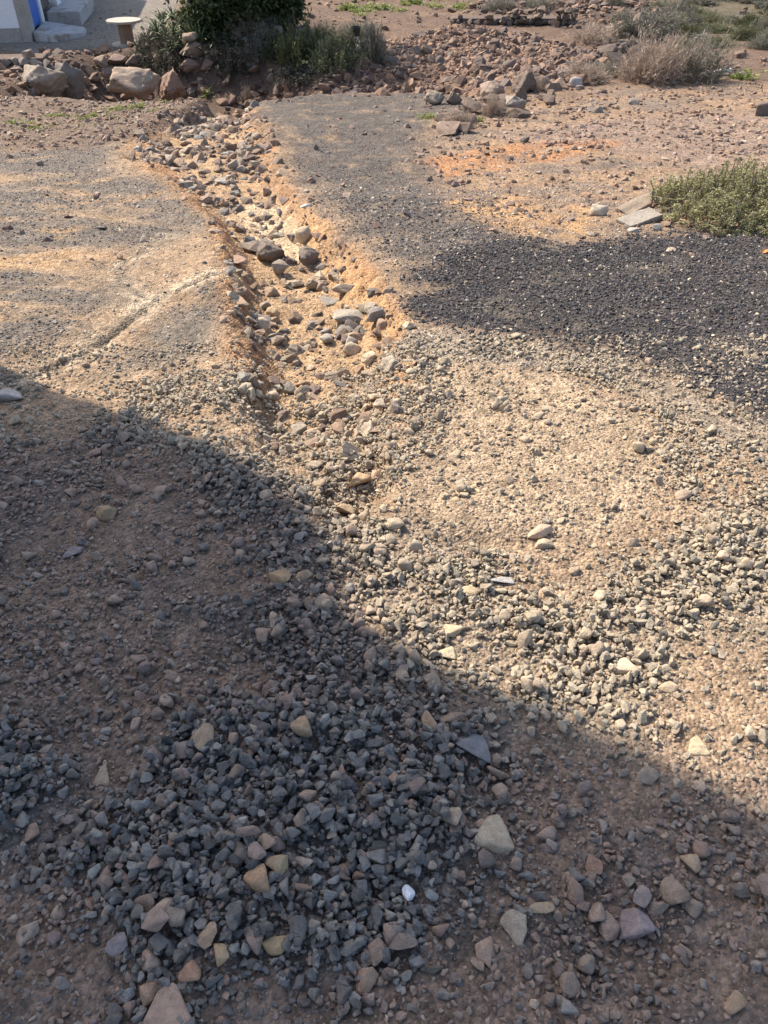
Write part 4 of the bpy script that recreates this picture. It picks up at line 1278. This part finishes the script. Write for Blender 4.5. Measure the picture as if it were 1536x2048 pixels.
for px, py, w_, h_, k, lf, lab in [
    (1315, 172, 155, 72, 'twiggy', 'dry', 'large pinkish dry bush on the sandy slope'),
    (1408, 168, 150, 66, 'twiggy', 'grey', 'grey dry bush beside the large pinkish one'),
    (1180, 168, 110, 32, 'twiggy', 'dry', 'low tan dry bush before the dark stones'),
    (1225, 158, 80, 24, 'twiggy', 'grey', 'low grey brush between the dry bushes'),
    (1285, 84, 120, 44, 'leafy', 'grey', 'rounded grey green bush behind the dark stone heap'),
    (1330, 66, 110, 34, 'twiggy', 'grey', 'hazy grey bush on the rise behind the rounded bush'),
    (1250, 46, 60, 20, 'twiggy', 'grey', 'small round grey bush on the stony rise'),
    (1195, 92, 120, 28, 'twiggy', 'dry', 'spreading tan brush beside the dark stones'),
    (1490, 160, 60, 16, 'weedy', 'weed', 'bright green weed around a dark stone'),
    (1000, 22, 70, 20, 'twiggy', 'grey', 'grey bush above the dark stone wall'),
    (1080, 24, 80, 22, 'twiggy', 'grey', 'second grey bush above the dark stone wall'),
    (985, 235, 50, 36, 'twiggy', 'dry', 'pale dry grass between the boulders'),
    (915, 258, 70, 30, 'twiggy', 'dry', 'pale dry tuft among the stones at the track edge'),
    (1080, 182, 60, 22, 'twiggy', 'dry', 'faded dry tuft behind the tall dark boulder'),
]:
    plant('dry_bush', px, py, w_, h_, k, lf, lab, 'bush', None, None, lf != 'green')
rr = random.Random(5)
for i in range(110):
    px, py = rr.uniform(1190, 1600), rr.uniform(-60, 112)
    if px < 1350 and py > 20: continue
    w_ = rr.uniform(40, 100)
    lf = rr.choice(['grey', 'olive', 'green', 'grey', 'olive'])
    hh_ = rr.uniform(14, 30); kk_ = rr.choice(['leafy', 'twiggy'])
    lab = ('wide ' if w_ > 80 else 'small ' if w_ < 58 else '') + ('tall ' if hh_ > 25 else 'low ' if hh_ < 18 else '') + ('thin ' if kk_ == 'twiggy' else 'leafy ') + {'grey': 'grey', 'olive': 'olive', 'green': 'bright green'}[lf] + ' scrub bush on the far hillside'
    plant('scrub_bush', px, py, w_, hh_, kk_, lf, lab, 'bush', lf + ' scrub on the hillside')
for i in range(16):
    px, py = rr.uniform(700, 930), rr.uniform(-10, 34)
    plant('scrub_bush', px, py, rr.uniform(30, 70), rr.uniform(6, 13), 'weedy', 'weed', 'low yellow green plant in the grassy band behind the track', 'plant', 'low plants of the grassy band')
for i in range(26):
    px = rr.uniform(20, 335); py = 250 - (px - 60) * .13 + rr.uniform(-9, 9)
    plant('weed', px, py, rr.uniform(14, 40), rr.uniform(4, 11), 'weedy', 'weed', 'low yellow green weed on the earth before the ditch', 'weed', 'weeds on the earth before the ditch')
for px, py, w_, h_, lab in [(858, 238, 40, 12, 'green weed under the tan flat topped boulder'), (1330, 500, 12, 7, 'tiny yellow green sprout in the black gravel by the slabs'),
                       (1385, 538, 12, 9, 'tiny green sprout alone in the black gravel'), (1262, 462, 26, 10, 'green weed at the edge of the pale slab fragment'), (960, 246, 30, 12, 'green weed at the foot of the stone heap')]:
    plant('weed', px, py, w_, h_, 'weedy', 'weed', lab, 'weed')

# aloes: rosettes of long leaves
bm = bmesh.new()
rows = []
for k in range(6):
    t = k / 5
    wv = .10 * (1 - t) ** .8 + .004
    zz = .62 * math.sin(t * 1.5); xx = .95 * t
    rows.append([bm.verts.new((xx, -wv, zz + wv * .5)), bm.verts.new((xx, 0, zz - .02 * (1 - t))), bm.verts.new((xx, wv, zz + wv * .5)), bm.verts.new((xx, 0, zz + .012 * (1 - t)))])
for a, b in zip(rows, rows[1:]):
    for i in range(4):
        bm.faces.new((a[i], a[(i + 1) % 4], b[(i + 1) % 4], b[i]))
leaf_me = bm_mesh('aloe_leaf', bm, True)
M_aloe = plain_material('aloe_leaf', (.115, .145, .075), .5, .2, 8, .1)
leaf_me.materials.append(M_aloe)
for i, (px, py) in enumerate([(348, 52), (328, 66), (366, 64), (386, 82), (350, 84), (372, 104), (334, 92), (396, 64), (316, 78), (356, 116), (404, 98), (384, 116)]):
    x, y, z = at(px, py)
    z0 = z + .12
    e = empty('aloe_plant', (x, y, z0), 'grey green aloe rosette in the clump beside the bare trunk', 'aloe', 'aloes of the clump on the bank', random.uniform(0, 6))
    s_ = random.uniform(.30, .42)
    for k in range(17):
        a = k * 2.4
        t = k / 16
        l_ = mobj('leaf', leaf_me, None, e, (0, 0, 0), (0, R(34 - 70 * t), a), (s_ * (1 - .25 * t),) * 3)
    st = bm = bmesh.new(); bmesh.ops.create_cone(bm, segments=8, radius1=.05, radius2=.03, depth=.3, cap_ends=True)
    mobj('stem', bm_mesh('aloe_stem', bm), M_stem, e, (0, 0, -.12))

# ------------------------------------------------------------------ house, courtyard things
CZ = -1.58
def on_z(px, py, z):
    dx, dy, dz = ray(px, py); t = (z - CAM_H) / dz
    return float(dx * t), float(dy * t)
def on_y(px, py, y):
    dx, dy, dz = ray(px, py); t = y / dy
    return float(dx * t), y, float(CAM_H + dz * t)

hx, hy = on_z(66, 84, CZ)
house = empty('white_house', (hx, hy, CZ), 'white house with a cement foot and a blue door', 'house', None, R(9))
def hp(name, x0, x1, y0, y1, z0, z1, mat, bev=.012, parent=None, label=None):
    o = mobj(name, box_mesh(name, x0, x1, y0, y1, z0, z1, bev), mat, parent or house)
    if label: o['label'] = label
    return o
hp('wall', -6.5, -.2, 0, .35, .26, 2.8, M_white)
hp('plinth', -6.5, -.202, -.012, .34, -.3, .26, M_cement, .01, None, 'bare grey cement foot of the white wall')
hp('corner_pier', -.2, 0, -.006, .52, -.3, 2.8, M_cement, .012, None, 'unpainted cracked cement corner')
d_ = hp('door', -.10, -.04, .53, 1.5, .16, 2.3, M_blue, .006, None, 'bright blue wooden door')
for k in range(5): hp('plank', -.042, -.028, .55 + k * .19, .725 + k * .19, .2, 2.26, M_blue, .004, d_)
hp('door_handle', -.03, .02, 1.36, 1.40, 1.15, 1.28, M_black, .004, d_)
hp('lintel', -.3, 0, .52, 1.52, 2.3, 2.8, M_white)
hp('door_frame', -.12, .01, 1.5, 1.62, -.2, 2.32, M_white, .006)
hp('wall', -.3, 0, 1.62, 1.8, -.3, 2.8, M_white)
hp('shutter', -.16, -.05, 1.8, 3.0, .32, 2.2, M_dark, .01, None, 'dark closed board in the second doorway')
hp('lintel', -.3, -.002, 1.8, 3.0, 2.2, 2.8, M_white)
hp('wall', -.3, .14, 3.0, 3.5, -.3, 2.8, M_white)
hp('wall', -.3, 0, 3.5, 8.0, -.3, 2.8, M_white)
hp('wall', -6.5, -.3, 7.7, 7.98, -.3, 2.8, M_white)
hp('wall', -6.5, -6.2, .36, 7.69, -.3, 2.8, M_white)
hp('roof', -6.6, .1, -.1, 8.1, 2.8, 3.0, M_white)
def yard(name, x0, x1, y0, y1, z0, z1, mat, label, cat, bev=.02):
    e = mobj(name, box_mesh(name, x0, x1, y0, y1, z0, z1, bev, .02, len(name)), mat, None, (hx, hy, CZ), (0, 0, R(9)))
    return tag(e, label, cat)
# ramp before the blue door
bm = bmesh.new()
pts = [(.02, .1), (.55, -.15), (1.02, .55), (.95, 1.25), (.02, 1.6)]
t_ = [bm.verts.new((x, y, .17 - .10 * (x / 1.0) ** 2)) for x, y in pts]; b_ = [bm.verts.new((x + (.05 if x > .1 else 0), y, -.1)) for x, y in pts]
bm.faces.new(t_); bm.faces.new(b_[::-1])
for i in range(5): bm.faces.new((t_[(i + 1) % 5], t_[i], b_[i], b_[(i + 1) % 5]))
bmesh.ops.recalc_face_normals(bm, faces=bm.faces)
bmesh.ops.bevel(bm, geom=bm.edges[:], offset=.02, segments=2, affect='EDGES')
o = mobj('concrete_step', bm_mesh('concrete_step', bm), M_concrete, None, (hx, hy, CZ), (0, 0, R(9)))
tag(o, 'pale sloping concrete step before the blue door', 'step')
yard('concrete_step', .02, .78, 2.0, 4.3, -.1, .30, M_concrete, 'raised concrete step before the dark doorway', 'step')
yard('concrete_block', .30, .70, 4.4, 5.0, .0, .52, M_concrete, 'rough concrete block at the end of the raised step', 'block')

tx, ty = on_z(256, 90, CZ)
drum = empty('cable_drum_table', (tx, ty, CZ - .01), 'wooden cable drum used as a table in the courtyard', 'table')
def disc(name, r, z0, z1, mat, seg=40):
    bm = bmesh.new(); bmesh.ops.create_cone(bm, segments=seg, radius1=r, radius2=r, depth=z1 - z0, cap_ends=True)
    bmesh.ops.bevel(bm, geom=bm.edges[:], offset=.004, segments=1, affect='EDGES')
    return mobj(name, bm_mesh(name, bm), mat, drum, (0, 0, (z0 + z1) / 2))
tp = disc('tabletop', .36, .43, .475, M_pale_wood); tp['label'] = 'bleached round tabletop'
disc('base_disc', .33, 0, .045, M_pale_wood)
disc('core', .125, .045, .43, M_wood)
for k in range(14):
    a = k * 2 * math.pi / 14
    mobj('slat', box_mesh('slat', -.029, .029, -.008, .010, .046, .429, .003), M_wood, drum, (math.cos(a) * .133, math.sin(a) * .133, 0), (0, 0, a - math.pi / 2))

# bare grey trunk with dark foliage above, and the dark shrub behind
x, y, z = at(386, 60)
tree = empty('tree', (x, y, z - .1), 'tree with a bare grey trunk above the aloes', 'tree')
bm = bmesh.new(); prev = None
for k in range(9):
    t = k / 8; zz = 2.6 * t
    ring = [bm.verts.new((.05 * math.sin(t * 4) + (.115 - .05 * t) * math.cos(j * .785) * (1 + .1 * math.sin(3 * j + k)), .04 * math.cos(t * 5) + (.115 - .05 * t) * math.sin(j * .785), zz)) for j in range(8)]
    if prev:
        for j in range(8): bm.faces.new((prev[j], prev[(j + 1) % 8], ring[(j + 1) % 8], ring[j]))
    prev = ring
mobj('trunk', bm_mesh('trunk', bm, True), M_bark, tree)
def crown(name, c, rad, n, ln, wd, mat, parent):
    cl = rng.normal(size=(46, 3)); cl /= np.linalg.norm(cl, axis=1)[:, None]; cl *= rng.uniform(.35, 1, (46, 1))
    k = rng.integers(0, 46, n)
    P = (cl[k] + rng.normal(0, .15, (n, 3))) * np.array(rad) + np.array(c)
    V, Q = leaf_quads(P, rng.normal(size=(n, 3)) + np.array([0, 0, -.3]), ln * rng.uniform(.6, 1.3, n), wd)
    m_ = mesh_np(name, V, Q, False)
    a = m_.attributes.new('shade', 'FLOAT', 'POINT'); a.data.foreach_set('value', np.repeat(np.clip(rng.normal(.4, .25, n), 0, 1), 4).astype(np.float32))
    return mobj(name, m_, mat, parent)
crown('crown', (.7, .5, 2.9), (1.9, 1.5, .9), 7000, .12, .03, LM['dark'], tree)
for k, (bx, by, bz) in enumerate([(.9, .3, 3.0), (-.5, .4, 3.1), (.4, 1.0, 3.2), (1.6, .6, 2.8)]):
    bm = bmesh.new()
    a0, a1 = Vector((.03, 0, 2.3)), Vector((bx, by, bz))
    q = (a1 - a0).to_track_quat('Z', 'Y')
    bmesh.ops.create_cone(bm, segments=6, radius1=.05, radius2=.015, depth=(a1 - a0).length, cap_ends=True)
    mobj('limb', bm_mesh('limb', bm, True), M_bark, tree, (a0 + a1) / 2, q.to_euler())
for px, py, w_, h_, lab in [(470, 84, 240, 170, 'large dark leafy shrub on top of the stone bank'), (430, 112, 150, 90, 'low dark shrub spilling over the front of the bank'), (548, 72, 110, 100, 'dark leafy shrub at the outer end of the bank')]:
    x, y, z = at(px, py)
    d = depth_of(x, y, z); wm, hm = w_ / F * d / 2, h_ / F * d
    sh = empty('dark_shrub', (x, y + .5, z - .05), lab, 'shrub')
    crown('foliage', (0, 0, hm * .6), (wm, wm * .7, hm * .6), 6500, .10, .026, LM['dark'], sh)
    for k in range(5):
        bm = bmesh.new(); bmesh.ops.create_cone(bm, segments=6, radius1=.04, radius2=.02, depth=hm * .9, cap_ends=True)
        mobj('stem', bm_mesh('stem', bm, True), M_bark, sh, (wm * .14 * (k - 2), 0, hm * .42), (0, .13 * (k - 2), 0))

# dry stone walls: every stone a part
def stone_wall(name, p0, p1, hgt_, size, cols, label, lean=.12, seed=0, group=None, coremat=None):
    rr = random.Random(seed)
    a, b = Vector(p0), Vector(p1)
    L = (b - a).length
    dirv = (b - a).normalized(); rz = math.atan2(dirv.y, dirv.x)
    e = empty(name, a, label, 'wall', group, rz)
    core = box_mesh('core', 0, L, .10, .55, -.25, hgt_ * .7, .03)
    mobj('core', core, coremat or M_core, e)
    zz = 0.0; row = 0
    dzl = b.z - a.z
    while zz < hgt_:
        hs = size * rr.uniform(.7, 1.05)
        xx = -rr.uniform(0, size)
        last = zz + hs >= hgt_ * .85
        while xx < L:
            if last and rr.random() < .4:
                xx += size * rr.uniform(.6, 1.6); continue
            ws = size * rr.uniform(.8, 1.9)
            hh = hs * rr.uniform(.85, 1.15)
            o = mobj('stone', rr.choice(I_BLK + I_JAG), None, e, (xx + ws / 2, .04 + lean * zz + rr.uniform(-.03, .03), zz + hh / 2 + rr.uniform(-.02, .02)),
                     (rr.uniform(-.3, .3), rr.uniform(-.25, .25), rr.uniform(-.4, .4)), (ws * .54, size * rr.uniform(.5, .75), hh * .56))
            c = cols[rr.randrange(len(cols))]
            f = rr.uniform(.75, 1.2)
            o.color = (c[0] * f, c[1] * f, c[2] * f, 1)
            xx += ws * .97
        zz += hs * .95
    return e
M_core = plain_material('wall_earth', (.12, .085, .065), .95, .3, 14, .6, .02)
GREYW = [(.22, .195, .175), (.26, .23, .20), (.18, .16, .145)]
REDW = [(.21, .145, .11), (.25, .175, .13), (.17, .12, .095), (.28, .20, .15)]
DARKW = [(.13, .095, .075), (.10, .075, .06), (.16, .12, .09)]
p = on_y(-70, 150, 15.3); q = on_y(92, 150, 15.5)
stone_wall('dry_stone_wall', p, (q[0], q[1], p[2]), .30, .13, GREYW, 'low grey dry stone wall below the white house', .1, 1)
p = on_y(118, 192, 17.0); q = on_y(410, 192, 17.3)
stone_wall('retaining_wall', (p[0], p[1], -2.05), (q[0], q[1], -2.05), .62, .22, DARKW + REDW, 'rough retaining wall of the pit below the courtyard', .35, 2)
p = on_y(395, 192, 16.9); q = on_y(565, 192, 17.6)
stone_wall('retaining_wall', (p[0], p[1], -2.05), (q[0], q[1], -2.05), .85, .24, REDW, 'reddish stone bank under the dark shrubs', .35, 3)
x, y, z = at(905, 52); x2, y2, z2 = at(1150, 48)
stone_wall('dry_stone_wall', (x, y, min(z, z2) - .1), (x2, y2, min(z, z2) - .1), .34, .13, DARKW, 'dark low stone wall across the stony rise', .1, 4)

def rock_at(px, py, yy, wpx, hpx, kind, colr, name, label, deep=.8):
    x, y, z = on_y(px, py, yy)
    d = depth_of(x, y, z)
    wm, hm = wpx / F * d / 2, hpx / F * d / 2
    o = mobj(name, INDIV[kind][(px + py) % len(INDIV[kind])], None, None, (x, y, z), (0, 0, .15), (wm, wm * deep, hm * 1.05))
    o.color = (*colr, 1)
    return tag(o, label, 'boulder')
rock_at(268, 170, 15.6, 110, 60, 'big', (.33, .25, .185), 'boulder', 'broad pale brown boulder in the pit below the courtyard', .6)
rock_at(343, 172, 15.8, 54, 58, 'big', (.24, .155, .115), 'boulder', 'reddish boulder next to the broad pale boulder')
rock_at(142, 164, 14.9, 58, 76, 'big', (.15, .135, .125), 'cement_lump', 'folded grey cement lump at the end of the dry stone wall')
rock_at(92, 164, 14.6, 90, 66, 'big', (.25, .205, .165), 'cement_lump', 'pale gravelly cement hump leading up to the house')
rock_at(600, 66, 18.5, 50, 30, 'jag', (.16, .125, .10), 'boulder', 'dark rock beside the green bushes on the bank')
rock_at(1480, 155, 14.6, 22, 20, 'jag', (.10, .085, .075), 'boulder', 'dark stone in the bright green weed')
rr = random.Random(9)
for i in range(16):
    px = 1190 + rr.random() * 110; py = 92 + rr.random() * 42
    x, y, z = at(px, py); q = rr.uniform(.10, .2)
    o = mobj('lava_rock', rr.choice(I_JAG), None, None, (x, y, z + q * .4), (rr.uniform(-.3, .3), rr.uniform(-.3, .3), rr.uniform(0, 6)), (q * 1.2, q, q * .9))
    o.color = (.10, .075, .06, 1); tag(o, 'dark rock in the heap before the rounded grey green bush', 'rock', 'rocks in the dark heap before the bush')

for i in range(26):
    px = 880 + rr.random() * 230; py = 262 - (px - 880) * .28 + rr.uniform(-26, 18)
    x, y, z = at(px, py); q = rr.uniform(.05, .13)
    o = mobj('lava_rock', rr.choice(I_JAG), None, None, (x, y, z + q * .25), (rr.uniform(-.4, .4), rr.uniform(-.4, .4), rr.uniform(0, 6)), (q * rr.uniform(1, 1.5), q, q * rr.uniform(.6, 1)))
    f = rr.uniform(.7, 1.4); o.color = (.16 * f, .115 * f, .088 * f, 1)
    tag(o, ('big ' if q > .1 else 'small ' if q < .07 else '') + ('dark ' if f < .95 else '') + 'brown rock heaped around the tall dark boulder', 'rock', 'rocks heaped around the tall dark boulder')
# odds and ends on the bank
x, y, z = on_y(713, 88, 18.2)
bk = empty('bucket', (x, y, float(hgt(x, y))), 'black bucket on a stub of post among the bushes', 'bucket')
zt = max(z - float(hgt(x, y)), .2)
bm = bmesh.new(); bmesh.ops.create_cone(bm, segments=20, radius1=.07, radius2=.095, depth=.16, cap_ends=False)
bmesh.ops.solidify(bm, geom=bm.faces[:], thickness=.006)
mobj('pail', bm_mesh('pail', bm), M_black, bk, (0, 0, zt + .08))
mobj('post', box_mesh('post', -.05, .05, -.05, .05, -.1, zt + .01, .008), M_pale_wood, bk)
x, y, z = on_y(688, 92, 18.0)
o = mobj('plank', box_mesh('plank', -.26, .26, -.07, .07, -.02, .02, .004), M_pale_wood, None, (x, y, z), (.1, .08, .15)); tag(o, 'bleached plank lying over the bushes by the bucket', 'plank')
x, y, z = on_y(718, 108, 17.6)
bm = bmesh.new(); bmesh.ops.create_grid(bm, x_segments=14, y_segments=14, size=.2)
for v in bm.verts: v.co.z = .10 * math.sin(v.co.x * 14) * math.cos(v.co.y * 9) - 1.1 * abs(v.co.x) ** 1.3 + .05
bmesh.ops.solidify(bm, geom=bm.faces[:], thickness=.008)
o = mobj('cloth', bm_mesh('cloth', bm, True), plain_material('pale_cloth', (.52, .46, .42), .9, .2, 12, .3), None, (x, y, z), (.5, 0, .3)); tag(o, 'crumpled pale cloth hanging in the bushes below the bucket', 'cloth')
x, y, z = at(1442, 150)
o = mobj('plank', box_mesh('plank', -.16, .16, -.04, .04, -.02, .03, .006), M_white, None, (x, y, z + .05), (.05, -.12, .1)); tag(o, 'short white plank lying by the grey dry bush', 'plank')
x, y, z = at(1531, 506)
bm = bmesh.new(); bmesh.ops.create_grid(bm, x_segments=4, y_segments=4, size=.02)
for v in bm.verts: v.co.z = .012 * math.sin(v.co.x * 90) + .006; v.co.y *= max(.15, 1 - abs(v.co.x) / .022)
bmesh.ops.solidify(bm, geom=bm.faces[:], thickness=.001)
o = mobj('dead_leaf', bm_mesh('dead_leaf', bm, True), M_orange, None, (x, y, z + .008)); tag(o, 'curled orange leaf on the black gravel', 'leaf')
